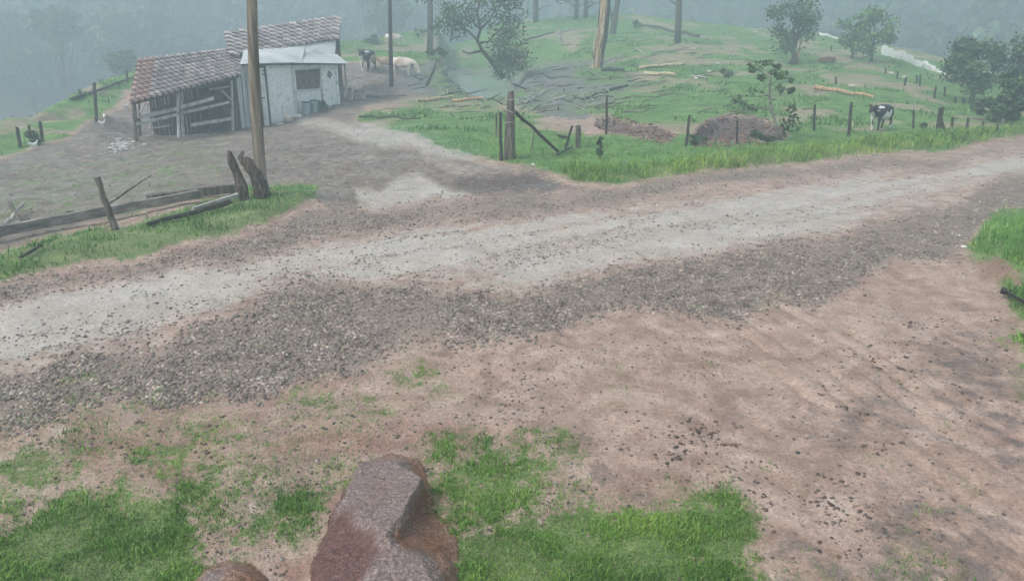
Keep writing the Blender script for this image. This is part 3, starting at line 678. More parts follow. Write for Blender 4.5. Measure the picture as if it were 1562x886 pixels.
stick('plank', 'grey stake crossing the short planks at the left edge', 'plank', (34, 345), (18, 330), .05, .05, 'post', dy='ground', off1=.05, off2=.3)
stick('plank', 'lowest grey plank of the small heap at left edge', 'plank', (-10, 358), (34, 342), .04, .04, 'greywood', dy='ground', off1=.05, off2=.05)
# posts far left
stick('fence_post', 'leftmost dark post of the three round the small left bush', 'post', (31, 225), (26, 194), .07, .06, 'darkpost')
stick('fence_post', 'middle dark post, half hidden behind the small left bush', 'post', (47, 214), (44, 191), .06, .05, 'darkpost')
stick('fence_post', 'rightmost dark post of the three round the small left bush', 'post', (65, 216), (61, 186), .07, .06, 'darkpost')
stick('fence_post', 'tall lone post standing on the mud edge left of shed', 'post', (148, 186), (144, 127), .08, .07, 'darkpost')
stick('fence_post', 'tiny forked post on the meadow slope left of the shed roof', 'post', (194, 124), (193, 108), .08, .05, 'darkpost')
stick('fence_post', 'short stub post on the meadow beside long fallen trunk', 'post', (123, 148), (121, 137), .09, .07, 'darkpost')
stick('fallen_branch', 'long thin trunk fallen across the meadow left of the shed', 'branch', (109, 154), (206, 122), .10, .05, 'darkpost', dy='ground', off1=.02, off2=.1)
# gateway posts
gp = ground(777, 243)
gpo = empty('gate_post', gp, 'thick weathered gate post with loose wire around its top', 'post')
mb = MB(); tp = Vector(at_y(779, 140, gp.y)); mb.tube([gp - Vector((0,0,.3)), gp.lerp(tp, .3), gp.lerp(tp, .7), tp], [.19, .18, .135, .10], 12, rough=.05, jag=.05); shift(mb, gp); mb.build('shaft', M['post'], gpo)
for t in (.55, .72, .9):
    mb = MB(); c = gp.lerp(tp, t); mb.tube([c + Vector((math.cos(a) * .17, math.sin(a) * .17, .04 * math.sin(a * 2 + t * 9))) for a in np.linspace(0, 6.2, 12)], [.012] * 12, 5, cap=False)
    shift(mb, gp); mb.build('wire', M['greywood'], gpo)
stick('fence_post', 'thin dark post just left of the thick gate post', 'post', (764, 245), (763, 172), .055, .045, 'darkpost')
stick('fence_post', 'short stake left of the thin post at the gateway', 'post', (757, 210), (757, 173), .04, .035, 'post')
stick('brace_rail', 'slanting brace rail from the gate post down into grass', 'rail', (853, 233), (786, 171), .05, .055, 'darkpost', dy=-1.2)
stick('fence_post', 'leaning thin stake right of the slanting brace rail', 'post', (862, 228), (873, 192), .045, .04, 'darkpost')
stick('fence_post', 'short stout post right of the leaning stake', 'post', (882, 226), (882, 192), .10, .09, 'post')
stick('fallen_branch', 'short dark stick lying in grass below the brace rail', 'branch', (849, 240), (872, 229), .035, .03, 'darkpost', dy='ground', off1=.05, off2=.08)
stick('fallen_branch', 'small dark chunk of wood in grass left of leaning stake', 'branch', (852, 210), (864, 215), .05, .05, 'darkpost', dy='ground', off1=.05, off2=.1)
stick('fence_post', 'thin greyish stake in grass under the brace rail', 'post', (812, 230), (814, 200), .025, .02, 'post')
# right pasture fence
for lb, p, q, r1 in [('tall narrow stake among weeds left of the dark soil bank', (925,205), (926,147), .05), ('leaning dark stake between the two soil banks', (1046,224), (1052,176), .05),
    ('dark stake standing in front of the larger soil bank', (1124,221), (1125,184), .05), ('thin post right of the pale sapling', (1241,200), (1243,160), .06),
    ('taller thin post between sapling and black and white cow', (1294,209), (1299,156), .065), ('slender post right of the black and white cow', (1393,196), (1394,170), .05),
    ('thickest dark post on the right, beyond the cow', (1432,200), (1436,164), .13), ('stub post right of the thickest right post', (1452,196), (1453,180), .07),
    ('second slender post right of the thickest right post', (1475,197), (1477,180), .06), ('third slender post right of the thickest right post', (1499,199), (1500,186), .05),
    ('last tiny post toward the right edge of the verge', (1521,202), (1522,190), .05)]:
    stick('fence_post', lb, 'post', p, q, r1, r1 * .85, 'darkpost')
stick('brace_rail', 'short brace leaning on the thickest right post', 'rail', (1442,203), (1437,186), .05, .05, 'darkpost')
for lb, p, q in [('topmost faint post left of the white sheeting line', (1350,114), (1351,104)), ('second faint post down the upper fence line', (1368,120), (1370,109)), ('third post down the upper fence line, beside pale stone', (1380,131), (1382,118)),
    ('fourth post of the upper fence line, paired left', (1398,128), (1399,115)), ('fifth post of the upper fence line, paired right', (1403,132), (1404,114)), ('sixth post of the upper fence, forked', (1425,150), (1428,132)),
    ('seventh and darkest post of the upper fence line', (1441,147), (1441,132)), ('eighth post of the upper fence line under the round tree', (1457,158), (1458,148)), ('ninth post of the upper fence line under the round tree', (1470,160), (1470,150)),
    ('tenth post of the upper fence line beside the tree trunk', (1484,162), (1485,148)), ('lone stake in mid pasture right of distant brown cow', (1275,128), (1275,118)), ('lone stake just above the distant brown cow', (1268,78), (1268,70))]:
    stick('fence_post', lb, 'post', p, q, .07, .06, 'darkpost')
# fallen logs, branches
for nm, lb, p, q, r1, r2, m in [
    ('fallen_log', 'yellowish split log lying in front of the pond', (636,155), (692,152), .10, .09, 'palewood'),
    ('fallen_log', 'darker log end to end with the yellowish split log', (690,156), (738,154), .09, .06, 'orangewood'),
    ('fallen_log', 'upper pale log on the pasture right of broken trunk', (975,106), (1044,102), .13, .09, 'palewood'),
    ('fallen_log', 'lower pale log on the pasture right of broken trunk', (982,114), (1031,119), .13, .10, 'palewood'),
    ('fallen_log', 'dark log at the foot of the broken trunk', (918,109), (952,111), .13, .09, 'darkpost'),
    ('fallen_log', 'orange and cream split trunk lying on the right pasture', (1243,136), (1332,154), .13, .07, 'orangewood'),
    ('fallen_branch', 'thin dark branch slanting up out of the mud left of pond', (650,132), (700,107), .07, .04, 'darkpost'),
    ('fallen_branch', 'dark trunk fallen on the upper slope left of grey trunk', (980,40), (1065,58), .10, .16, 'bark'),
    ('fallen_branch', 'pale branch crossing the ground behind the gate post', (800,160), (830,142), .06, .04, 'greywood'),
    ('fallen_branch', 'white bare branch in the debris right of gate post', (845,153), (862,151), .06, .05, 'greywood'),
    ('fallen_branch', 'long pale branch in debris below the leafy tree', (795,152), (850,136), .05, .03, 'greywood'),
    ('fallen_branch', 'short dark log at the right margin of the debris', (930,139), (958,135), .09, .08, 'darkpost'),
    ('fallen_branch', 'dark stick above the smaller soil bank', (888,153), (912,147), .07, .05, 'darkpost'),
    ('fallen_branch', 'pale curved branch below the broken trunk', (912,98), (955,84), .07, .04, 'greywood'),
    ('fallen_branch', 'forked white branch right of the broken trunk', (970,74), (983,88), .06, .05, 'greywood'),
    ('fallen_branch', 'white branch stub on the pasture above two pale logs', (995,84), (1015,78), .09, .06, 'greywood'),
    ('fallen_branch', 'pale stick lying left of the pond beneath cows', (560,148), (620,150), .05, .04, 'post'),
    ('fallen_branch', 'mossy stick lying across grass in front of the log', (548,180), (640,186), .05, .03, 'darkpost'),
    ('fallen_branch', 'pale stick on the pasture left of the small bush', (1055,118), (1078,124), .07, .05, 'greywood'),
    ('fallen_branch', 'bare branch lying up the slope beside white snag', (800,64), (845,52), .10, .05, 'darkpost'),
    ('fallen_branch', 'pale branch high on the slope by curved snag', (856,50), (885,46), .08, .05, 'greywood'),
    ]:
    stick(nm, lb, 'log' if nm == 'fallen_log' else 'branch', p, q, r1, r2, m, dy='ground', off1=.03, off2=.12, bends=2)
# brushwood
mb = MB()
for _ in range(110):
    px = random.uniform(640, 960); py = random.uniform(92, 172)
    if sdf(NOGRASS[0][0], np.array([px]), np.array([py]))[0] < 2 or sdf(POND, np.array([px]), np.array([py]))[0] > -3: continue
    a = ground(px, py, False); L_ = random.uniform(.4, 1.5); an = random.uniform(0, 6.28)
    b = a + Vector((math.cos(an) * L_, math.sin(an) * L_ * .6, random.uniform(.05, .6)))
    a.z -= .02; m_ = a.lerp(b, .5) + Vector((0, 0, random.uniform(0, .2)))
    mb.tube([a, m_, b], [.028, .02, .01], 5)
setp(mb.build('brushwood', M['greywood']), 'heap of felled twigs and brush round the pond', kind='stuff')
mb = MB()
for _ in range(45):
    px = random.uniform(640, 960); py = random.uniform(95, 172)
    if sdf(NOGRASS[0][0], np.array([px]), np.array([py]))[0] < 2: continue
    a = ground(px, py, False); L_ = random.uniform(.4, 1.5); an = random.uniform(0, 6.28)
    b = a + Vector((math.cos(an) * L_, math.sin(an) * L_ * .6, random.uniform(.05, .4)))
    mb.tube([a, b], [.05, .02], 5)
setp(mb.build('dark_brushwood', M['darkpost']), 'dark rotten twigs among the felled brush', kind='stuff')

mb = MB()
for _ in range(280):
    px = random.gauss(870, 190); py = random.uniform(45, 175)
    if not (545 < px < 1400) or sdf(GRASS[0][0], np.array([px]), np.array([py]))[0] < 5 or py < 62 + abs(px - 960) * .06: continue
    a = ground(px, py, False); L_ = random.uniform(.4, 1.8); an = random.uniform(-.6, .6)
    b = a + Vector((math.cos(an) * L_, math.sin(an) * L_, random.uniform(.02, .25)))
    mb.tube([a, a.lerp(b, .5) + Vector((0, 0, .05)), b], [.035, .03, .012], 5)
setp(mb.build('scattered_twigs', M['post']), 'broken twigs scattered over the hillside pasture', kind='stuff')
# ------------------------------------------------------------------ trees
def leaf_mesh(centres, rads, n_per, size, tint=(1, 1, 1), flat=.75):
    C = []; T = []
    for c, r in zip(centres, rads):
        k = int(n_per * random.uniform(.7, 1.3))
        dd = rng.normal(0, 1, (k, 3)); dd /= np.linalg.norm(dd, axis=1)[:, None]; dd *= (rng.uniform(.1, 1, (k, 1)) ** .5) * r * (1 + rng.exponential(.18, (k, 1)))
        dd[:, 2] *= flat; C.append(np.array(c) + dd)
        T.append(np.ones((k, 3)) * random.uniform(.65, 1.4))
    C = np.concatenate(C); T = np.concatenate(T) * rng.uniform(.75, 1.25, (len(C), 1)) * np.array(tint)
    k = len(C); a = rng.normal(0, 1, (k, 3)); a /= np.linalg.norm(a, axis=1)[:, None]
    b = rng.normal(0, 1, (k, 3)); b -= a * (a * b).sum(1)[:, None]; b /= np.linalg.norm(b, axis=1)[:, None]
    s = size * rng.uniform(.6, 1.4, (k, 1)); a *= s; b *= s * .6
    V = np.stack([C - a, C + b, C + a, C - b], 1).reshape(-1, 3)
    return V, np.arange(4 * k).reshape(-1, 4), T
def tree(base, H, crown_c, crown_r, label, nclump=14, n_per=120, leaf=.14, trunk_r=.16, lean=(0, 0), m='leaf', bark='bark', name='tree', clump_r=.38, tint=(1, 1, 1), group=None, limbs=True, bare=0, flat=.75, hang=0):
    """crown_c height fraction-relative offsets in metres (dx, dy, z), crown_r radii (rx, ry, rz)"""
    base = Vector(base); t = empty(name, base, label, 'tree' if name != 'bush' else 'bush', group)
    top = Vector((lean[0], lean[1], H))
    mb = MB(); N_ = 8; pts = []
    for i in range(N_ + 1):
        f = i / N_; p = Vector((lean[0] * f ** 1.5, lean[1] * f, H * f - (.3 if i == 0 else 0)))
        if i > 0: p += Vector((random.uniform(-1, 1), random.uniform(-1, 1), 0)) * trunk_r * .6
        pts.append(p)
    mb.tube(pts, [trunk_r * (1.35 if i == 0 else 1) * (1 - .75 * i / N_) for i in range(N_ + 1)], 8, rough=.08)
    cs = []; rs_ = []
    for i in range(nclump):
        v = rng.normal(0, 1, 3); v /= np.linalg.norm(v); v *= random.uniform(.35, 1) ** .6
        c = Vector((crown_c[0] + v[0] * crown_r[0], crown_c[1] + v[1] * crown_r[1], crown_c[2] + v[2] * crown_r[2] - hang * abs(v[0])))
        cs.append(c); rs_.append(min(crown_r[0], crown_r[2]) * clump_r * random.uniform(.7, 1.35))
    if limbs:
        for i, c in enumerate(cs[:10 + bare]):
            f = min(max((c.z / H) * random.uniform(.45, .8), .25), .95)
            k = f * N_; a = pts[int(k)].lerp(pts[min(int(k) + 1, N_)], k % 1)
            r0 = trunk_r * (1 - .7 * f) * .6
            mid = a.lerp(c, .5) + Vector((random.uniform(-.3, .3), random.uniform(-.3, .3), random.uniform(-.1, .35))) * (c - a).length * .35
            mb.tube([a, a.lerp(mid, .6), mid, mid.lerp(c, .6) + Vector((random.uniform(-.1, .1),) * 3), c], [r0, r0 * .8, r0 * .6, r0 * .42, r0 * .2], 6)
    mb.build('trunk', M[bark], t, True)
    if nclump - bare > 0:
        V, Fq, T = leaf_mesh(cs[bare:], rs_[bare:], n_per, leaf, tint, flat)
        me = raw_mesh('crown', V, Fq); tint_attr(me, T, 4); link('crown', me, M[m], t)
    return t
def far_base(px, D):
    r = ray(px, 60); s = D / math.hypot(r[0], r[1]); x, y = r[0] * s, r[1] * s; return Vector((x, y, hz(x, y) ))
def ztop(px, py, b): return float(at_y(px, py, b.y)[2]) - b.z
def px2m(p, b): return p / FPX * b.y / cp_
# leafy leaning tree in the middle, over the pond
b = ground(798, 124)
u = px2m(1, b)
tr = empty('tree', b, 'leaning broken tree with drooping grey green crown above the pond', 'tree')
def Q(px, py, dy=0): return Vector(at_y(px, py, b.y + dy)) - b
mb = MB(); mb.tube([Q(768,120),Q(748,92),Q(736,78),Q(728,62),Q(733,45),Q(728,20),Q(735,-10)], [.2,.17,.14,.12,.1,.08,.05], 8, rough=.1)
for a in ([(730,66),(745,64),(760,48),(775,30)], [(733,45),(722,35),(712,15)], [(728,62),(715,48),(700,40),(690,25)], [(733,45),(748,30),(758,8)], [(736,78),(715,82),(705,78)]):
    mb.tube([Q(x, y, random.uniform(-.6, .6)) for x, y in a], [.09, .06, .05, .03][:len(a)], 6)
mb.build('trunk', M['bark'], tr, True)
cs = [Q(x, y, random.uniform(-1.2, 1.2)) for x, y in [(690,25),(672,35),(705,18),(720,8),(742,0),(760,12),(775,5),(790,18),(700,40),(718,30),(680,12),(752,32),(770,30),(748,-15),(715,-15),(785,-5),(684,46)]]
V1, F1, T1 = leaf_mesh(cs, [u * random.uniform(12, 19) for _ in cs], 130, .11)
cs = [Q(x, y, random.uniform(-1.2, .8)) for x, y in [(760,55),(775,50),(785,65),(770,72),(780,85),(765,90),(790,80),(775,100),(790,98),(760,75),(768,108),(782,40),(795,92)]]
V2, F2, T2 = leaf_mesh(cs, [u * random.uniform(12, 19) for _ in cs], 170, .10, (1.25, 1.1, 1.2))
V = np.concatenate([V1, V2]); Fq = np.concatenate([F1, F2 + len(V1)]); me = raw_mesh('crown', V, Fq); tint_attr(me, np.concatenate([T1, T2]), 4); link('crown', me, M['leaf'], tr)
# broken split trunk
b = ground(908, 104); tr = empty('broken_tree', b, 'tall split trunk with raw orange and cream heartwood on the slope', 'tree')
mb = MB(); mb.tube([Q(908,112),Q(911,85),Q(916,55),Q(920,25),Q(924,-25)], [.34,.27,.24,.25,.2], 9, rough=.12, jag=.3); mb.build('trunk', M['orangewood'], tr)
mb = MB(); mb.tube([Q(906,104,-.25),Q(905,80,-.25),Q(908,58,-.2),Q(914,42,-.15)], [.08,.09,.07,.03], 6, rough=.1); mb.build('splinter', M['palewood'], tr)
mb = MB(); mb.tube([Q(912,80,-.3),Q(917,55,-.28),Q(923,28,-.25)], [.04,.07,.03], 6, rough=.1); mb.build('splinter', M['palewood'], tr)
for (x0, y0, x1, y1, w_, m_) in [(910,70,914,30,.06,'orangewood'),(919,60,922,5,.07,'palewood'),(917,95,914,66,.05,'orangewood'),(905,98,903,74,.05,'bark'),(921,44,927,14,.05,'bark'),(912,40,915,2,.05,'bark')]:
    mb = MB(); mb.tube([Q(x0, y0, -.3), Q((x0+x1)/2+.8, (y0+y1)/2, -.32), Q(x1, y1, -.26)], [w_*.6, w_, w_*.3], 5, rough=.2); mb.build('splinter', M[m_], tr)
mb = MB(); mb.tube([Q(914,104,.1),Q(918,80,.15),Q(924,55,.2),Q(930,-20,.2)], [.24,.17,.16,.14], 8, rough=.12); mb.build('bark_shell', M['bark'], tr)
b = ground(937, 52); tr = empty('tree', b, 'dark forked bare trunk right behind the split orange trunk', 'tree')
mb = MB(); mb.tube([Q(934,56),Q(937,35),Q(941,10),Q(948,-30)], [.35,.3,.26,.2], 8, rough=.1); mb.tube([Q(937,38),Q(930,15),Q(926,-20)], [.2,.16,.1], 7); mb.build('trunk', M['bark'], tr)
b = ground(855, 68); tr = empty('snag', b, 'short white curved snag standing on the slope', 'stump')
mb = MB(); mb.tube([Q(855,70),Q(855,58),Q(853,48),Q(850,42)], [.16,.15,.12,.07], 7, rough=.1); mb.build('trunk', M['greywood'], tr)
# plain trunks whose crowns are above the frame
for lb, p, q, r_ in [('slim bare trunk rising behind the black and white cow', (558,56), (558,-40), .2), ('slim trunk with leaves left of the leafy broken tree', (656,76), (655,-40), .28),
                 ('straight grey trunk standing alone high on the pasture', (1033,66), (1036,-40), .27), ('faint trunk on the ridge left of the white snag', (817,34), (816,-30), .3), ('faint trunk on the ridge above white snag', (878,30), (880,-30), .25), ('faint trunk behind the slope, left of the forked dark trunk', (893,28), (893,-30), .25)]:
    b = ground(*p); tr = empty('tree', b, lb, 'tree'); mb = MB(); mb.tube([Q(p[0], p[1] + 5), Q((p[0] + q[0]) / 2 + 1, p[1] * .5), Q(q[0], q[1])], [r_ * 1.2, r_, r_ * .8], 8, rough=.1)
    for k in range(5):
        y = random.uniform(-30, 20); dx = random.choice((-1, 1)); mb.tube([Q(p[0], y), Q(p[0] + dx * 12, y - 9, random.uniform(-1, 1)), Q(p[0] + dx * 26, y - 12, random.uniform(-1, 1))], [.08, .05, .02], 5)
    mb.build('trunk', M['bark'], tr, True)
    cs = [Q(p[0] + random.uniform(-30, 30), random.uniform(-70, -5), random.uniform(-2, 2)) for _ in range(9)]
    V, Fq, T = leaf_mesh(cs, [px2m(14, b)] * 9, 60, .17); me = raw_mesh('crown', V, Fq); tint_attr(me, T, 4); link('crown', me, M['leaf'], tr)
def tree_px(foot, crown, rx, ry, label, D=None, **k):
    b = ground(*foot) if D is None else far_base(foot[0], D)
    c = Vector(at_y(crown[0], crown[1], b.y)) - b; u = px2m(1, b)
    H = c.z + ry * u * .5
    return tree(b, H, (c.x, 0, c.z), (rx * u, rx * u * .8, ry * u), label, lean=(c.x, 0), **k)
tree_px((1208,98), (1212,38), 34, 36, 'broad grey green tree on the pasture above the brown cow', nclump=30, n_per=75, leaf=.11, trunk_r=.26, clump_r=.34, m='leafpale', tint=(.7, .72, .8))
b = ground(1213, 90); o = stick('fallen_branch', 'reddish broken limb hanging beside the broad pasture tree', 'branch', (1217, 98), (1221, 62), .09, .05, 'orangewood')
tree_px((1299,90), (1304,52), 20, 26, 'left of the two pale airy trees on the upper pasture', nclump=14, n_per=55, leaf=.13, trunk_r=.11, m='leafpale')
tree_px((1328,94), (1334,48), 28, 32, 'right and larger of the two pale airy trees', nclump=20, n_per=60, leaf=.13, trunk_r=.13, m='leafpale')
tree_px((1483,158), (1490,98), 36, 40, 'dense dark rounded tree at the right pasture edge', nclump=34, n_per=110, leaf=.12, trunk_r=.16, clump_r=.33)
tree_px((1540,190), (1547,145), 24, 34, 'dark bushy tree at the right picture edge', nclump=24, n_per=130, leaf=.12, trunk_r=.12)
tree_px((1510,185), (1515,166), 26, 16, 'low dark bush under the dense rounded tree', nclump=14, n_per=120, leaf=.1, trunk_r=.06, name='bush')
tree_px((1560,170), (1590,90), 40, 60, 'tall tree cut off by the right picture edge', nclump=22, n_per=120, leaf=.15, trunk_r=.15)
# sapling right of centre
b = ground(1194, 214); tr = empty('sapling', b, 'spindly pale stemmed sapling in front of the larger soil bank', 'tree')
mb = MB(); mb.tube([Q(1192,218),Q(1184,190),Q(1176,165),Q(1174,140),Q(1176,120),Q(1166,102)], [.07,.06,.05,.04,.03,.015], 7, rough=.1)
for a in ([(1176,150),(1160,138),(1148,140)], [(1176,130),(1190,118),(1198,115)], [(1180,175),(1196,168),(1208,165)], [(1176,120),(1158,106),(1146,104)], [(1178,168),(1158,165),(1135,160)], [(1186,195),(1204,185),(1212,182)], [(1176,140),(1192,135),(1206,138)]):
    mb.tube([Q(x, y, random.uniform(-.4, .4)) for x, y in a], [.025, .018, .008], 5)
mb.build('trunk', M['palebark'], tr, True)
cs = [Q(x, y, random.uniform(-.5, .5)) for x, y in [(1148,104),(1160,98),(1172,96),(1185,102),(1196,114),(1206,122),(1206,138),(1190,118),(1150,140),(1136,158),(1124,152),(1146,165),(1208,165),(1210,182),(1198,190),(1180,110),(1162,118),(1190,135),(1200,200),(1212,195)]]
V, Fq, T = leaf_mesh(cs, [px2m(random.uniform(5, 9), b) for _ in cs], 38, .07); me = raw_mesh('crown', V, Fq); tint_attr(me, T, 4); link('crown', me, M['leaf'], tr)
# bushes
for lb, foot, cr, rx, ry, nn in [('dark leafy weed clump in front of the larger soil bank', (1170,222), (1172,206), 22, 9, 9), ('low bush on the pasture left of the sapling', (1107,128), (1108,112), 8, 8, 6), ('dark weed mound at the rim of the soil bank', (1060,222), (1060,214), 20, 6, 8),
        ('small round bush between the three far left posts', (50,222), (50,209), 9, 10, 8), ('dark low bush on the ridge left of the split trunk', (970,46), (972,38), 6, 6, 5), ('shaded bush at the foot of the slim trunk behind the cows', (575,66), (575,62), 18, 6, 9),
        ('dark bush near the foot of the leafy slim trunk', (645,56), (640,49), 12, 4, 6), ('green weeds growing by the shed wall under the black diamond', (498,168), (497,160), 14, 6, 8), ('small dark weed tuft in the mud left of the beam', (105,330), (106,328), 8, 4, 4),
        ('spindly yellow green shrub on the far verge', (915,243), (916,222), 5, 18, 7), ('leafy plant on the pasture beside the black and white cow', (1406,196), (1408,192), 5, 4, 4), ('pale scrub beside the pond bank', (650,88), (668,82), 14, 7, 8)]:
    tree_px(foot, cr, rx, ry, lb, name='bush', nclump=nn, n_per=90, leaf=.05 if foot[1] > 120 else .12, trunk_r=.02, clump_r=.5, limbs=False)
# individual trees looming in the fog
for lb, px, py, rx, ry, D in [('rounded foggy tree standing out at upper left', 85, 48, 26, 32, 135), ('faint tree left of the rounded foggy tree', 30, 75, 30, 35, 150), ('foggy tree between date height and the shed roof', 185, 62, 34, 36, 150),
        ('faint tall tree in fog above the shed roof', 260, 40, 36, 40, 165), ('foggy dark tree right of the shed roof, behind ridge', 590, 12, 30, 36, 140), ('foggy tree low behind the left meadow', 190, 95, 22, 16, 100),
        ('foggy tree at the upper right, beyond the white sheeting', 1500, 45, 60, 40, 160), ('foggy tree top at the upper right corner', 1560, 85, 40, 50, 140), ('faint tree in fog right of the twin pale trees', 1400, 40, 40, 40, 185), ('foggy tree above the slope left of the broad pasture tree', 1160, 10, 40, 30, 190)]:
    tree_px((px, 0), (px, py), rx, ry, lb, D=D, nclump=20, n_per=90, leaf=.35, trunk_r=.3, group=None)
# far-off wood
Vs, Fs, Ts = [], [], []; off = 0
for _ in range(1500):
    az = R(random.uniform(-46, 46)); r_ = random.uniform(150, 400); x, y = math.sin(az) * r_, math.cos(az) * r_; z = hz(x, y)
    h = random.uniform(7, 14); cs = [(x + random.uniform(-2, 2), y + random.uniform(-2, 2), z + h * f) for f in (.35, .6, .8, 1)]
    V, Fq, T = leaf_mesh(cs, [3.2, 3.6, 3, 2], 22, 1.0); Vs.append(V); Fs.append(Fq + off); Ts.append(T * random.uniform(.7, 1.3)); off += len(V)
me = raw_mesh('forest', np.concatenate(Vs), np.concatenate(Fs)); tint_attr(me, np.concatenate(Ts), 4)
setp(link('forest', me, M['leaf']), 'fog bound forest on the far hillsides', kind='stuff')

# ------------------------------------------------------------------ shed
A0 = ground(206, 216, False); B0 = ground(512, 160, False)
A2 = Vector((A0.x, A0.y, 0)); B2 = Vector((B0.x, B0.y, 0)); UU = (B2 - A2).normalized(); VV = Vector((-UU.y, UU.x, 0))
LEN = (B2 - A2).length
shed = empty('farm_shed', (A0.x, A0.y, A0.z), 'whitewashed farm shed with tiled roofs and open lean-to bay', 'shed', rz=math.atan2(UU.y, UU.x))
def SW(px, py, v=0.0):
    """pixel -> shed-local point on the vertical plane v metres behind the front"""
    r = Vector(ray(px, py)); o = Vector((0, 0, CAMH)); pl = A2 + VV * v
    t = (pl - o).dot(VV) / r.dot(VV); w = o + r * t - shed.location
    return Vector((w.dot(UU), w.dot(VV), w.z))
def uz(u, v):  # local ground height
    w = A2 + UU * u + VV * v; return hz(w.x, w.y) - A0.z
def tiles(pl, pr, tr_, tl, cols, rows, redcols=0, name='roof'):
    """tile surface from the eave (pl,pr) up to the ridge (tl,tr_)"""
    base = MB(); e = .05; dn = Vector((0, 0, .04))
    base.add([pl - dn, pr - dn, tr_ - dn, tl - dn, pl - dn * 2.2, pr - dn * 2.2, tr_ - dn * 2.2, tl - dn * 2.2], [(0,1,2,3),(7,6,5,4),(0,4,5,1),(1,5,6,2),(2,6,7,3),(3,7,4,0)])
    rf = base.build(name, M['dark'], shed)
    tw = (pr - pl).length / cols; th = (tl - pl).length / rows
    # a pan tile: waved cross-section, thick front lip
    mb = MB(); prof = [(-.5,.0),(-.34,.028),(-.05,.032),(.12,.0),(.32,-.01),(.5,.0)]; vs = []
    for yy, zz in ((-.08, .095), (1.0, 0.0)):
        for (a, h) in prof: vs.append((a * tw, yy * th, h + zz))
    for (a, h) in prof: vs.append((a * tw, -.08 * th, h + .012))
    k = len(prof); fs = [(i, i + 1, k + i + 1, k + i) for i in range(k - 1)] + [(2 * k + i, 2 * k + i + 1, i + 1, i) for i in range(k - 1)]
    mb.add(vs, fs)
    mes = {}
    for mm in ('tile', 'tilered'):
        me = bpy.data.meshes.new('roof_tile'); me.from_pydata(mb.V, [], mb.F); me.materials.append(M[mm]); mes[mm] = me
    for i in range(cols):
        for j in range(rows):
            fu, fv = (i + .5) / cols, j / rows
            bl = pl.lerp(pr, fu); tp = tl.lerp(tr_, fu); p = bl.lerp(tp, fv); yv = (tp - bl).normalized(); xv = (pr.lerp(tr_, fv) - pl.lerp(tl, fv)).normalized()
            zv = xv.cross(yv).normalized(); xv = yv.cross(zv)
            red = i < redcols or random.random() < .006
            o = bpy.data.objects.new('roof_tile', mes['tilered' if red else 'tile']); COL.objects.link(o); o.parent = rf
            mtx = Matrix((xv, yv, zv)).transposed().to_4x4(); sc = (tp - bl).length / rows / th
            p = p + zv * random.uniform(0, .012)
            o.matrix_local = Matrix.Translation(p) @ mtx @ Matrix.Rotation(random.uniform(-.03, .03), 4, 'Z') @ Matrix.Diagonal((((pr.lerp(tr_, fv) - pl.lerp(tl, fv)).length / cols) / tw * 1.02, sc * 1.1, 1, 1))
    return rf
# roofs
tiles(SW(199,157,-.45), SW(366,114,-.45), SW(366,73,2.9), SW(212,91,2.9), 20, 9, 3)
r2 = tiles(SW(352,86,1.6), SW(514,58,1.6), SW(518,25,4.6), SW(343,50,4.6), 17, 6)
# gable side infill on the right of upper roof + verge board
def panel(name, pts, th, m, parent=shed):
    pts = [Vector(p) for p in pts]; nn = (pts[1] - pts[0]).cross(pts[2] - pts[0]).normalized() * th
    mb = MB(); k = len(pts); mb.add(pts + [p - nn for p in pts], [tuple(range(k)), tuple(range(2 * k - 1, k - 1, -1))] + [(i, k + i, k + (i + 1) % k, (i + 1) % k) for i in range(k)])
    return mb.build(name, M[m], parent)
a, b_, c = SW(512,62,1.7), SW(516,30,4.5), None
panel('verge_board', [SW(514,60,1.55), SW(519,25,4.65), SW(519,40,4.65), SW(515,68,1.6)], .04, 'dark')
# zinc awning sheets
panel('awning_sheet', [SW(366,98,-.35), SW(460,95,-.35), SW(466,68,1.65), SW(372,77,1.65)], .015, 'zinc')
panel('awning_sheet', [SW(455,86,.7), SW(511,84,.7), SW(513,60,1.66), SW(462,67,1.66)], .015, 'zinc')
panel('awning_sheet', [SW(450,96,-.42), SW(531,97,-.42), SW(514,83,.75), SW(457,84,.75)], .015, 'zinc')
# walls of the white block
def wall_px(name, pts, th=.14, m='lime', v=0.0): return panel(name, [SW(x, y, v) for x, y in pts], -th, m)
base_u = lambda px: SW(px, 160, 0).x
def zl(u): return uz(u, 0) - .08
def wallpoly(x0, x1, ytop0, ytop1, v=0.0, m='lime', name='wall', y0=None, y1=None, th=.14):
    p = SW(x0, ytop0, v); q = SW(x1, ytop1, v)
    a = Vector((p.x, v, zl(p.x))) if y0 is None else SW(x0, y0, v); b = Vector((q.x, v, zl(q.x))) if y1 is None else SW(x1, y1, v)
    return panel(name, [a, b, q, p], -th, m)
W_ = MB()
def wp(x0, x1, yt0, yt1, y0=None, y1=None, v=0.0, th=.14):
    p = SW(x0, yt0, v); q = SW(x1, yt1, v)
    a = Vector((p.x, v, zl(p.x))) if y0 is None else SW(x0, y0, v); b = Vector((q.x, v, zl(q.x))) if y1 is None else SW(x1, y1, v)
    nn = Vector((0, th, 0)); W_.add([a, b, q, p, a + nn, b + nn, q + nn, p + nn], [(0,1,2,3),(7,6,5,4),(0,4,5,1),(1,5,6,2),(2,6,7,3),(3,7,4,0)])
wp(404, 449, 96, 95); wp(489, 512, 94, 94); wp(449, 489, 95, 94, 107, 104); wp(449, 489, 138, 135)
W_.build('wall', M['lime'], shed)
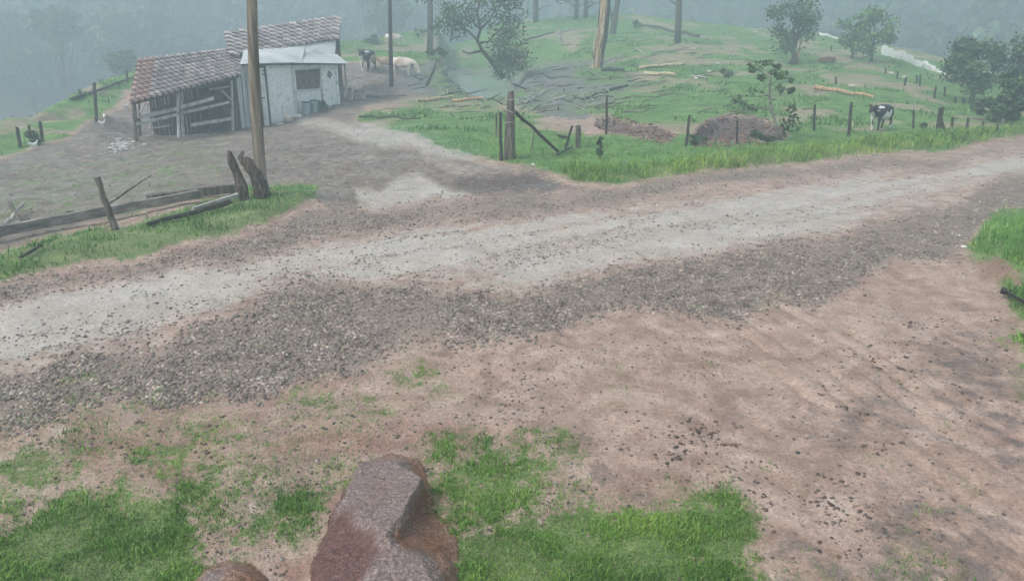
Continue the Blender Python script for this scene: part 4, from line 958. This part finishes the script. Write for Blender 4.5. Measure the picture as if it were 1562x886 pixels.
# vertical seam post and window frame
def post_px(name, px, ytop, v=-.03, w=.09, m='rail', ybase=None):
    p = SW(px, ytop, v); z0 = zl(p.x) if ybase is None else SW(px, ybase, v).z
    mb = MB(); mb.box(p.x - w / 2, p.x + w / 2, v - w / 2, v + w / 2, z0, p.z); return mb.build(name, M[m], shed)
post_px('wall_post', 446, 96, -.06, .1, 'white'); post_px('wall_post', 512, 95, -.03, .12, 'lime')
sh = MB(); p, q = SW(449.5, 137.5, .11), SW(489, 104, .11)
n_ = 14
for i in range(n_):
    u0 = p.x + (q.x - p.x) * i / n_; u1 = p.x + (q.x - p.x) * (i + 1) / n_; d0 = .02 * math.sin(i * 1.7); d1 = .02 * math.sin((i + 1) * 1.7)
    sh.add([(u0, .1 + d0, p.z), (u1, .1 + d1, p.z), (u1, .1 + d1, q.z), (u0, .1 + d0, q.z)], [(0, 1, 2, 3)])
win = sh.build('window', M['shutter'], shed)
fr = MB()
for (a, b) in (((449,107),(449,138)), ((489,104),(489,136)), ((449,107),(489,104)), ((449,138),(489,136))): fr.beam(SW(*a, -.02), SW(*b, -.02), .06, .06)
fr.build('window_frame', M['white'], win)
# narrow white door panel and a dark panel whose colour stands for the gap's shade
dr = wallpoly(394, 401.5, 104, 104, -.06, 'white', 'door', th=.04)
wallpoly(381, 404, 96, 96, .05, 'dark', 'gap_shade_panel', th=.05)
hb = MB()
for y in (108, 114, 150):
    a = SW(399, y, -.09); hb.box(a.x - .02, a.x + .2, -.12, -.09, a.z - .025, a.z + .025)
hb.build('hinge', M['black'], dr)
# limewashed boards between bay and block
xs = np.linspace(357, 384, 8)
for i in range(7):
    a = SW(xs[i], 99, .0 if i % 2 else .03); b = SW(xs[i + 1], 99, 0)
    mb = MB(); mb.box(a.x + .01, b.x - .01, -.02 + .02 * (i % 2), .02 + .02 * (i % 2), zl(a.x), a.z + random.uniform(-.03, .0) - (max(0, 365 - xs[i]) * .02)); mb.build('wall_board', M['limeboard'], shed)
# back walls, right side wall, side of block
UM = SW(366,120,0).x; UR = SW(512,120,0).x
def bwall(name, a, b, drop, v, th, m):
    a = a - Vector((0, 0, drop)); b = b - Vector((0, 0, drop)); a.y = b.y = v; mb = MB()
    lo = [Vector((a.x, v, uz(a.x, v) - .3)), Vector((b.x, v, uz(b.x, v) - .3)), b, a]; up = [p + Vector((0, th, 0)) for p in lo]
    mb.add(lo + up, [(0,1,2,3),(7,6,5,4),(0,4,5,1),(1,5,6,2),(2,6,7,3),(3,7,4,0)]); return mb.build(name, M[m], shed)
a_ = SW(214,91,2.9); b_ = SW(366,73,2.9); nb_ = 34
for i in range(nb_):
    p = a_.lerp(b_, (i + random.uniform(.0, .08)) / nb_); q = a_.lerp(b_, (i + random.uniform(.8, .97)) / nb_)
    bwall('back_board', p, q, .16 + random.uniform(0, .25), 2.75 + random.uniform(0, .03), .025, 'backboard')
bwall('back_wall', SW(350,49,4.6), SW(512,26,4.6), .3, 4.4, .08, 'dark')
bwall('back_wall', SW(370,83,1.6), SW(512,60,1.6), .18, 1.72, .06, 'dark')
def side(name, u0, prof, m, th=.08):
    k = len(prof); mb = MB(); mb.add([(u0, v, z) for v, z in prof] + [(u0 + th, v, z) for v, z in prof], [tuple(range(k)), tuple(range(2*k-1, k-1, -1))] + [(i, k+i, k+(i+1)%k, (i+1)%k) for i in range(k)]); return mb.build(name, M[m], shed)
UM2 = max(SW(352,86,1.6).x, SW(343,50,4.6).x) + .25; UL2 = min(UM, SW(366,73,2.9).x) - .1; UR2 = min(SW(514,58,1.6).x, SW(518,25,4.6).x) - .3
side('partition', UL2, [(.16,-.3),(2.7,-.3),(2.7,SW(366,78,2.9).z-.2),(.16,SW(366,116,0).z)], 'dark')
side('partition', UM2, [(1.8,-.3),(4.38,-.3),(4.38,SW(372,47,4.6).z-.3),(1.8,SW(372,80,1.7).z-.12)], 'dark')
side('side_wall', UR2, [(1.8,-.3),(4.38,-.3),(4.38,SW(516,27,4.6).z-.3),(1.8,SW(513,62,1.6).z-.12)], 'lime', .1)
post_px('awning_post', 525.5, 97, -.3, .08, 'greywood', 140)
mb = MB(); a = SW(512, 98, -.25); b = SW(527, 98, -.25); mb.beam(a, b, .07, .07); mb.build('awning_beam', M['dark'], shed)
mb = MB(); mb.beam(SW(368, 99, -.2), SW(512, 97.5, -.2), .08, .08); mb.build('awning_beam', M['dark'], shed)
# open bay: posts, braces, rails
def bpost(px, ytop, yb, v=0, w=.11, m='rail', name='post', px2=None):
    p = SW(px, ytop, v); q = SW(px2 if px2 else px, yb, v); q = Vector((q.x, v, uz(q.x, v) - .15)); mb = MB(); mb.tube([q, q.lerp(p, .5) + Vector((random.uniform(-.02, .02), 0, 0)), p], [w * .62, w * .55, w * .5], 8, rough=.06); return mb.build(name, M[m], shed)
bpost(204, 157, 216, 0, .16, 'post', px2=207); bpost(212, 155, 205, 1.2, .1, 'post'); bpost(271, 141, 200, 0, .12, 'rail'); bpost(276, 140, 200, .12, .1, 'rail', px2=278)
bpost(353, 121, 182, 0, .11, 'rail'); bpost(359, 119, 180, .05, .09, 'post')
def rail_px(a, b, v0=0, v1=0, w=.14, t=.05, m='rail', name='rail'):
    mb = MB(); mb.beam(SW(*a, v0), SW(*b, v1), t, w); return mb.build(name, M[m], shed)
rail_px((212,179),(271,166),-.09,-.09); rail_px((276,164),(326,150),-.09,-.09); rail_px((208,190),(271,175),-.09,-.09,.12); rail_px((276,173),(320,163),-.09,-.09,.12); rail_px((320,163),(350,156),-.02,-.02,.1)
rail_px((292,191),(353,181),-.05,-.05,.14,.05,'rail','kick_board'); rail_px((228,197),(262,191),.3,.3,.05,.04,'rail'); rail_px((228,185),(229,198),.3,.3,.05,.04,'rail')
rail_px((338,138),(352,152),0,0,.07,.05,'rail','brace'); rail_px((213,172),(222,158),.1,.1,.05,.04,'rail','brace'); rail_px((224,170),(225,158),.1,.1,.05,.04,'rail','brace'); rail_px((320,137),(350,132),.4,.4,.08,.05,'rail','tie_beam')
rail_px((203,158),(362,118),-.05,-.05,.1,.08,'dark','eave_beam'); rail_px((206,182),(212,183),.3,1.2,.1,.04,'dark','side_rail'); rail_px((206,194),(212,192),.3,1.2,.1,.04,'dark','side_rail')
rail_px((230,168),(352,140),2.2,2.2,.1,.06,'dark','manger_rail'); rail_px((232,180),(352,158),2.4,2.4,.3,.3,'dark','manger')

# things by the shed wall
def local2w(p): return A2 + UU * p.x + VV * p.y + Vector((0, 0, p.z + A0.z))
def wallthing(px, py, v): q = SW(px, py, v); w = local2w(q); return Vector((w.x, w.y, hz(w.x, w.y)))
# diamond sign
q = SW(503, 114, -.03); w = local2w(q)
sg = empty('diamond_sign', w, 'small black diamond with white centre on the white shed wall', 'sign', rz=math.atan2(UU.y, UU.x))
s_ = .2; mb = MB()
mb.add([(-s_,0,0),(0,0,-s_*1.05),(s_,0,0),(0,0,s_*1.05),(-s_*.42,0,0),(0,0,-s_*.42),(s_*.42,0,0),(0,0,s_*.42)] , [(0,1,5,4),(1,2,6,5),(2,3,7,6),(3,0,4,7)])
mb.add([(-s_,.02,0),(0,.02,-s_*1.05),(s_,.02,0),(0,.02,s_*1.05)], [(3,2,1,0)]); mb.build('black_border', M['black'], sg)
mb = MB(); mb.add([(-s_*.42,-.004,0),(0,-.004,-s_*.42),(s_*.42,-.004,0),(0,-.004,s_*.42),(-s_*.42,.01,0),(0,.01,-s_*.42),(s_*.42,.01,0),(0,.01,s_*.42)], [(0,1,2,3),(7,6,5,4),(0,4,5,1),(1,5,6,2),(2,6,7,3),(3,7,4,0)]); mb.build('white_centre', M['white'], sg)
mb = MB()
for k in range(8): a = k * math.pi / 4; mb.box(math.cos(a)*s_*.22-.012, math.cos(a)*s_*.22+.012, -.012, -.005, math.sin(a)*s_*.22-.012, math.sin(a)*s_*.22+.012)
mb.build('emblem', M['black'], sg)
for lb, px, py in [('left blue grey plastic drum under the shed window', 467, 164), ('right blue grey plastic drum under the shed window', 479, 163)]:
    w = wallthing(px, py, -.45); dm = empty('drum', w, lb, 'drum', 'drums under the window')
    h = .6; mb = MB(); mb.tube([(0,0,0),(0,0,.03),(0,0,h*.3),(0,0,h*.32),(0,0,h*.34),(0,0,h*.66),(0,0,h*.68),(0,0,h*.7),(0,0,h-.03),(0,0,h)], [.19,.2,.2,.215,.2,.2,.215,.2,.2,.185], 14); mb.build('body', M['drum'], dm, False)
    mb = MB(); mb.tube([(0,0,h),(0,0,h+.035)], [.205,.2], 14); mb.build('lid', M['dark'], dm)
def blob(name, label, cat, w, rx, ry, rz, m, jit=.12):
    bm = bmesh.new(); bmesh.ops.create_icosphere(bm, subdivisions=3, radius=1)
    for v in bm.verts:
        k = 1 + jit * (math.sin(v.co.x * 5 + rx * 40) * math.cos(v.co.y * 4) + .6 * math.sin(v.co.z * 7 + ry * 30)); v.co = Vector((v.co.x * rx * k, v.co.y * ry * k, max(v.co.z, -.75) * rz * k + rz * .72))
    me = bpy.data.meshes.new(name); bm.to_mesh(me); bm.free(); o = link(name, me, M[m], None, True); o.location = w; return setp(o, label, cat)
blob('sack', 'round cream sack on the mud in front of shed wall', 'sack', wallthing(438, 172, -.7), .24, .2, .2, 'sack')
blob('stone', 'flat brown stone lying left of the cream sack', 'stone', wallthing(425, 172, -.8), .2, .14, .08, 'sack', .2)
blob('stone', 'small tan lump just above the cream sack', 'stone', wallthing(444, 163, -.3), .13, .12, .12, 'tan', .2)
w = wallthing(453, 167, -.55); bk = empty('bucket', w, 'white bucket lying on its side between sack and drums', 'bucket')
mb = MB(); mb.tube([(-.2,0,.14),(-.18,0,.14),(.2,0,.13)], [.12,.13,.11], 14); mb.build('body', M['white'], bk, False)
mb = MB(); mb.tube([(-.21,0,.14),(-.17,0,.14)], [.145,.145], 14); mb.build('rim', M['white'], bk, False)
# pale rubble at the left shed post
mb = MB()
for _ in range(110):
    px = random.gauss(190, 13); py = 222 + (190 - px) * .22 + random.gauss(0, 4.5); a = ground(px, py); s = random.uniform(.015, .055)
    vs = [(a.x + sx * s * random.uniform(.6, 1.5), a.y + sy * s * random.uniform(.6, 1.5), a.z + .02 + sz * s * .5) for sz in (0, 1) for sx, sy in ((-1,-1),(1,-1),(1,1),(-1,1))]
    mb.add(vs, [(0,3,2,1),(4,5,6,7),(0,1,5,4),(1,2,6,5),(2,3,7,6),(3,0,4,7)])
setp(mb.build('rubble', M['white']), 'spill of whitish rubble and scraps at the left shed post', kind='stuff')
# white sheeting strips up the right hill
for lb, p, q, w_ in [('topmost white sheet of the low line on the right hill', (1350,85), (1373,92), 15), ('second and longest white sheet of the low hill line', (1376,91), (1407,104), 14), ('third short white sheet of the low hill line', (1413,104), (1428,110), 11), ('lowest thin white sheet beside the dense round tree', (1429,110), (1448,118), 5), ('faint white strip far up by the twin pale trees', (1249,53), (1279,60), 4)]:
    a = ground(*p); b = ground(*q); ha = px2m(w_, a); k = 8; mb = MB(); vs = []
    for i in range(k + 1):
        f = i / k; c = a.lerp(b, f); c.z = hz(c.x, c.y); hh = ha * (.85 + .2 * math.sin(i * 2.1)) * (1 - .35 * f); vs += [(c.x, c.y - .02, c.z - .3), (c.x, c.y + .1, c.z + hh * .9), (c.x, c.y + .8, c.z + hh * .95), (c.x, c.y + .85, c.z - .3)]
    fs = [(4*i+j, 4*i+4+j, 4*i+5+j, 4*i+1+j) for i in range(k) for j in range(3)]; fs += [(0,1,2,3), (4*k+3,4*k+2,4*k+1,4*k)]
    mb.add(vs, fs); shift(mb, a); o = mb.build('ground_sheet', M['tarp']); o.location = a; setp(o, lb, 'plastic sheet', 'white sheets on the right hill')
# pale stones on pasture
for lb, px, py, s in [('white stone beside the upper fence posts', 1359, 113, .22), ('second white stone farther down the upper fence', 1379, 119, .22), ('pale stone on grass above the orange split trunk', 1299, 133, .28), ('pale stone on the pasture right of the two pale logs', 1062, 121, .2), ('flat white stone above the broken trunk logs', 1057, 76, .3), ('faint white stone far up the ridge', 1152, 50, .3), ('small pale stone on pasture left of the sapling', 1095, 98, .2), ('pale stone left of the small pasture bush', 1082, 110, .2), ('white stone in grass at the gateway', 813, 252, .09), ('white stone by the right grassy bank', 1463, 360, .05), ('tan stone at the foot of the right grassy bank', 1470, 378, .08)]:
    blob('stone', lb, 'stone', ground(px, py), s * .7, s * .5, s * .35, 'sack' if s > .25 else 'white', .2)
# black pipe at the right edge
a = ground(1531, 456); pipe = empty('drain_pipe', a, 'black pipe with dark end jutting from the right grassy bank', 'pipe')
q = ground(1590, 494) - a + Vector((0, 0, .12)); mb = MB(); mb.tube([Vector((0, 0, .12)), q * .5 + Vector((0, 0, .08)), q], [.028] * 3, 10); mb.build('tube', M['pipe'], pipe, True)
mb = MB(); mb.tube([Vector((-.05, .03, .135)), Vector((.06, -.03, .115))], [.055, .05], 12); mb.build('coupling', M['pipe'], pipe, True)

# ------------------------------------------------------------------ boulders
def boulder(name, label, pts, tri_extra, m, cuts=5, amp=.02, ridges=()):
    cols = [(p[3] if len(p) > 3 else (1, 1, 1)) for p in pts]; pts = [p[:3] for p in pts]
    P_ = [Vector(at_z(x, y, z)) for x, y, z in pts]
    co = [Vector((p.x, p.y)) for p in P_]; nb = tri_extra
    res = mgeo.delaunay_2d_cdt(co, [(i, (i + 1) % nb) for i in range(nb)] + list(ridges), [], 1, 1e-5)
    vs, fs, ov = res[0], res[2], res[3]; zz = [P_[o[0]].z for o in ov]
    xs_ = [v.x for v in vs]; ys_ = [v.y for v in vs]; st_ = .012
    gx, gy = np.meshgrid(np.arange(min(xs_) - .03, max(xs_) + .03, st_), np.arange(min(ys_) - .03, max(ys_) + .03, st_))
    wxx = gx + (fbm(gx * 9, gy * 9, 75, 3) - .5) * .03; wyy = gy + (fbm(gx * 9, gy * 9, 76, 3) - .5) * .03
    gz = np.full(gx.shape, -.3)
    for f in fs:
        (x1, y1), (x2, y2), (x3, y3) = [(vs[i].x, vs[i].y) for i in f]; dn_ = (y2 - y3) * (x1 - x3) + (x3 - x2) * (y1 - y3)
        if abs(dn_) < 1e-9: continue
        l1 = ((y2 - y3) * (wxx - x3) + (x3 - x2) * (wyy - y3)) / dn_; l2 = ((y3 - y1) * (wxx - x3) + (x1 - x3) * (wyy - y3)) / dn_; l3 = 1 - l1 - l2
        k_ = (l1 >= -1e-6) & (l2 >= -1e-6) & (l3 >= -1e-6); gz[k_] = (l1 * zz[f[0]] + l2 * zz[f[1]] + l3 * zz[f[2]])[k_]
    ins = gz > -.29
    gz = gz + np.where(ins, (fbm(gx * 5, gy * 5, 71, 3) - .5) * amp * .8 + sstep(.06, 0, np.abs(fbm(gx * 4, gy * 7, 72, 4) - .5)) * -amp * .9 + (np.abs(fbm(gx * 11, gy * 26, 72, 4) - .5)) * -amp * 1.0 + (fbm(gx * 40, gy * 40, 73, 3) - .5) * amp * .5, 0)
    bm = bmesh.new(); R_, C_ = gx.shape; keep = ins.copy(); keep[1:] |= ins[:-1]; keep[:-1] |= ins[1:]; keep[:, 1:] |= ins[:, :-1]; keep[:, :-1] |= ins[:, 1:]
    c = P_[0].copy(); c.z = 0; bv = {}
    for a in range(R_):
        for b in range(C_):
            if keep[a, b]: bv[a, b] = bm.verts.new((gx[a, b] - c.x, gy[a, b] - c.y, gz[a, b]))
    for a in range(R_ - 1):
        for b in range(C_ - 1):
            q = [(a, b), (a, b + 1), (a + 1, b + 1), (a + 1, b)]
            if all(k in bv for k in q): bm.faces.new([bv[k] for k in q])
    Q_ = np.array([v.co for v in bm.verts]) + np.array(c); pc = np.array([tuple(p) for p in P_]); cl = np.array(cols, float)
    Q_ = Q_ + np.stack([fbm(Q_[:, 0] * 8, Q_[:, 1] * 8, 77, 4) - .5, fbm(Q_[:, 0] * 8, Q_[:, 1] * 8, 78, 4) - .5, 0 * Q_[:, 0]], 1) * .16
    w_ = 1 / ((((Q_[:, None, :] - pc[None, :, :]) * np.array([1, 1, 2.5])) ** 2).sum(2) + 2e-4) ** 2.2; cv = (w_[:, :, None] * cl[None]).sum(1) / w_.sum(1)[:, None]
    me = bpy.data.meshes.new(name); bm.to_mesh(me); bm.free(); tint_attr(me, cv, 1); o = link(name, me, m, None, True); o.location = c
    return setp(o, label, 'boulder')
rockm = mat('wet_boulder', [(.3,(.1,.082,.076)),(.45,(.18,.152,.143)),(.58,(.27,.24,.23)),(.75,(.42,.39,.375))], 38, .3, .8, 60, detail=14, spec=.45, distort=.2, attr='tint')
GY, OR, RD, TN = (.97, .82, .79), (.85, .46, .27), (.55, .3, .26), (1.1, .7, .52)
boulder('boulder', 'large wet reddish grey boulder at the bottom centre',
 [(527,738,0,GY),(552,703,0,GY),(600,690,0,TN),(640,697,0,TN),(652,728,0,OR),(672,770,0,OR),(698,815,0,TN),(706,870,0,TN),(702,990,0,TN),(455,1000,0,RD),(474,850,0,RD),(496,800,0,RD),(514,768,0,RD),
  (547,716,.14,GY),(605,706,.17,GY),(643,727,.26,GY),(616,775,.31,GY),(588,812,.33,GY),(524,762,.17,GY),(555,790,.26,GY),
  (653,752,.04,OR),(640,785,.05,OR),(610,825,.24,OR),(668,835,.10,OR),
  (598,834,.27,GY),(640,852,.27,GY),(660,890,.24,GY),(670,945,.2,TN),(560,945,.24,GY),(572,870,.28,GY),
  (542,826,.15,RD),(518,805,.12,RD),(560,842,.2,RD),(500,860,.12,RD),(540,880,.2,RD),(512,930,.16,RD),(688,860,.12,TN)], 13, rockm, 5, .014,
 [(13,14),(14,15),(15,16),(16,17),(17,19),(19,18),(18,13),(20,21),(21,22),(24,25),(25,26),(24,29),(29,28)])
boulder('boulder', 'low reddish boulder cut by the lower edge, left of the large one',
 [(285,890,-.02,TN),(310,862,-.02,TN),(350,850,-.02,TN),(390,856,-.02,OR),(412,880,-.02,OR),(420,980,-.02,OR),(280,980,-.02,GY),(325,876,.10,GY),(360,866,.12,TN),(392,885,.11,OR),(350,910,.17,GY),(320,930,.14,GY),(390,940,.15,TN)], 7, rockm, 4, .014)

# ------------------------------------------------------------------ animals
def skin_mesh(name, chains, subs=2, root=0):
    """chains: list of lists of ((x,y,z), (rx,ry)); the first point of a later chain may be an int index into points"""
    V, E, Rr = [], [], []
    for ch in chains:
        prev = None
        for it in ch:
            if isinstance(it, int): prev = it; continue
            V.append(it[0]); Rr.append(it[1] if isinstance(it[1], tuple) else (it[1], it[1]))
            if prev is not None: E.append((prev, len(V) - 1))
            prev = len(V) - 1
    me = bpy.data.meshes.new(name + '_base'); me.from_pydata(V, E, []); o = bpy.data.objects.new(name + '_base', me); COL.objects.link(o)
    sk = o.modifiers.new('s', 'SKIN'); sk.use_smooth_shade = True
    lay = me.skin_vertices[0].data if me.skin_vertices else None
    if lay is None:
        bpy.context.view_layer.objects.active = o; bpy.ops.mesh.customdata_skin_add(); lay = me.skin_vertices[0].data
    for i, r in enumerate(Rr): lay[i].radius = r; lay[i].use_root = (i == root)
    ss = o.modifiers.new('d', 'SUBSURF'); ss.levels = subs; ss.render_levels = subs
    dg = bpy.context.evaluated_depsgraph_get(); out = bpy.data.meshes.new_from_object(o.evaluated_get(dg)); out.name = name
    bpy.data.objects.remove(o); bpy.data.meshes.remove(me)
    return out
def cow_mesh(head='up', stride=0.0):
    body = [((-.15,0,.97),(.46,.40)), ((.3,0,.98),(.44,.38)), ((.6,0,1.02),(.36,.35)), ((.84,0,1.12 if head == 'up' else 1.0),(.24,.19))]
    if head == 'up': body += [((1.06,0,1.24),(.17,.14)), ((1.22,0,1.28),(.15,.13)), ((1.38,0,1.17),(.12,.11)), ((1.52,0,1.04),(.095,.1))]
    else: body += [((1.05,0,.85),(.15,.13)), ((1.2,0,.62),(.125,.12)), ((1.27,0,.42),(.1,.095)), ((1.3,0,.24),(.075,.08))]
    ch = [body, [0, ((-.55,0,1.0),(.43,.38)), ((-.82,0,1.06),(.32,.3))]]
    iH = len(body) + 1
    ch.append([iH, ((-.97,0,1.2),.06), ((-1.03,0,.95),.03), ((-1.04,0,.6),.028), ((-1.03,0,.45),.05)])
    for s, st in ((1, stride), (-1, -stride)):
        ch.append([2, ((.58,s*.2,.82),.13), ((.6+st*.5,s*.19,.5),.072), ((.58+st,s*.19,.16),.05), ((.62+st,s*.19,.04),.062)])
        ch.append([iH, ((-.74,s*.21,.88),(.17,.14)), ((-.62-st*.3,s*.2,.68),.115), ((-.86-st*.7,s*.19,.5),.065), ((-.8-st,s*.19,.15),.05), ((-.76-st,s*.19,.04),.062)])
    ch.append([0, ((-.45,0,.68),(.15,.13))])
    return skin_mesh('body', ch)
cowm = {k: cow_mesh(*v) for k, v in {'up': ('up', .06), 'down': ('down', .12)}.items()}
def cow(px, py, hpx, yaw, pose, m, label, lying=False):
    g = ground(px, py); s = px2m(hpx, g) / 1.45
    t = empty('cow', g, label, 'cow', 'cattle', rz=yaw); t.scale = (s, s, s)
    if lying: t.location.z -= .45 * s
    me = cowm[pose].copy(); me.materials.clear(); me.materials.append(M[m]); link('body', me, None, t, True)
    hx, hzz = (1.17, 1.36) if pose == 'up' else (1.14, .66)
    for sd in (1, -1):
        mb = MB(); mb.tube([(hx, sd*.1, hzz), (hx-.05, sd*.2, hzz+.02), (hx-.06, sd*.3, hzz-.01)], [.03,.05,.015], 6); mb.build('ear', M[m], t, True)
        mb = MB(); mb.tube([(hx+.02, sd*.07, hzz+.06), (hx+.02, sd*.14, hzz+.13), (hx+.06, sd*.15, hzz+.2)], [.028,.022,.006], 6); mb.build('horn', M['horn'], t, True)
    return t
cow(1341, 199, 38, R(222), 'up', 'holstein', 'black and white cow standing on the right pasture near the road')
cow(562, 110, 31, R(262), 'up', 'holstein', 'black and white cow facing the camera right of the shed')
cow(592, 110, 22, R(200), 'up', 'tan', 'tan cow behind the thin utility pole, beside the black and white one')
cow(617, 116, 27, R(-25), 'down', 'cream', 'cream cow grazing to the right of the thin utility pole')
cow(542, 153, 30, R(250), 'down', 'cream', 'cream cow feeding close to the right corner of the shed')
cow(601, 70, 17, R(10), 'down', 'cream', 'distant pale cow on grass behind the thin utility pole')
cow(1262, 97, 15, R(170), 'down', 'redhide', 'small red brown cow far up the right pasture', True)
# hens
def hen_mesh():
    ch = [[((0,0,.2),(.085,.095)), ((.08,0,.22),(.07,.075)), ((.13,0,.3),(.035,.035)), ((.16,0,.36),(.034,.03)), ((.2,0,.355),(.014,.012))], [0, ((-.09,0,.23),(.055,.06)), ((-.18,0,.32),(.03,.05))],
          [0, ((.0,.045,.12),.022), ((.01,.045,.04),.01), ((.04,.045,.01),.012)], [0, ((.0,-.045,.12),.022), ((.01,-.045,.04),.01), ((.04,-.045,.01),.012)]]
    return skin_mesh('body', ch, 1)
hm = hen_mesh(); hm.materials.append(M['hen'])
cb = MB(); cb.tube([(.13,0,.385),(.155,0,.41),(.18,0,.385)], [.008,.014,.006], 5); cme = bpy.data.meshes.new('comb'); cme.from_pydata(cb.V, [], cb.F); cme.materials.append(M['comb'])
for lb, px, py, yaw in [('white hen at the foot of the tall lone left post', 157, 194, .5), ('white hen just right of the tall lone left post', 161, 184, 2.4), ('white hen by the left end of the shed roof', 193, 168, 1.0),
        ('white hen in the open bay near middle posts, left one', 267, 196, 2.0), ('white hen in the open bay near middle posts, right one', 273, 195, .3), ('white hen inside the right half of the open bay', 322, 180, 3.0), ('white hen by the right post of the open bay', 349, 180, .2), ('white hen behind the corner post of the shed', 210, 203, 1.2), ('white hen on mud below the three far left posts', 53, 229, .9)]:
    g = ground(px, py); t = empty('hen', g, lb, 'hen', 'white hens', rz=yaw); t.scale = (.95,) * 3
    for nm, me in (('body', hm), ('comb', cme)): o = bpy.data.objects.new(nm, me); COL.objects.link(o); o.parent = t

# ------------------------------------------------------------------ haze
mb = MB(); mb.box(-430, 430, -430, 430, -26, 75)
hzm = bpy.data.materials.new('haze'); hzm.use_nodes = True; t = hzm.node_tree; t.nodes.remove(t.nodes['Principled BSDF'])
pv_ = t.nodes.new('ShaderNodeVolumePrincipled'); pv_.inputs['Density'].default_value = HAZE_DENSITY; pv_.inputs['Color'].default_value = (.64, .79, .87, 1); pv_.inputs['Anisotropy'].default_value = 0.2
t.links.new(pv_.outputs[0], t.nodes['Material Output'].inputs['Volume'])
setp(mb.build('haze', hzm), 'pale blue green fog over the whole hillside', kind='stuff')
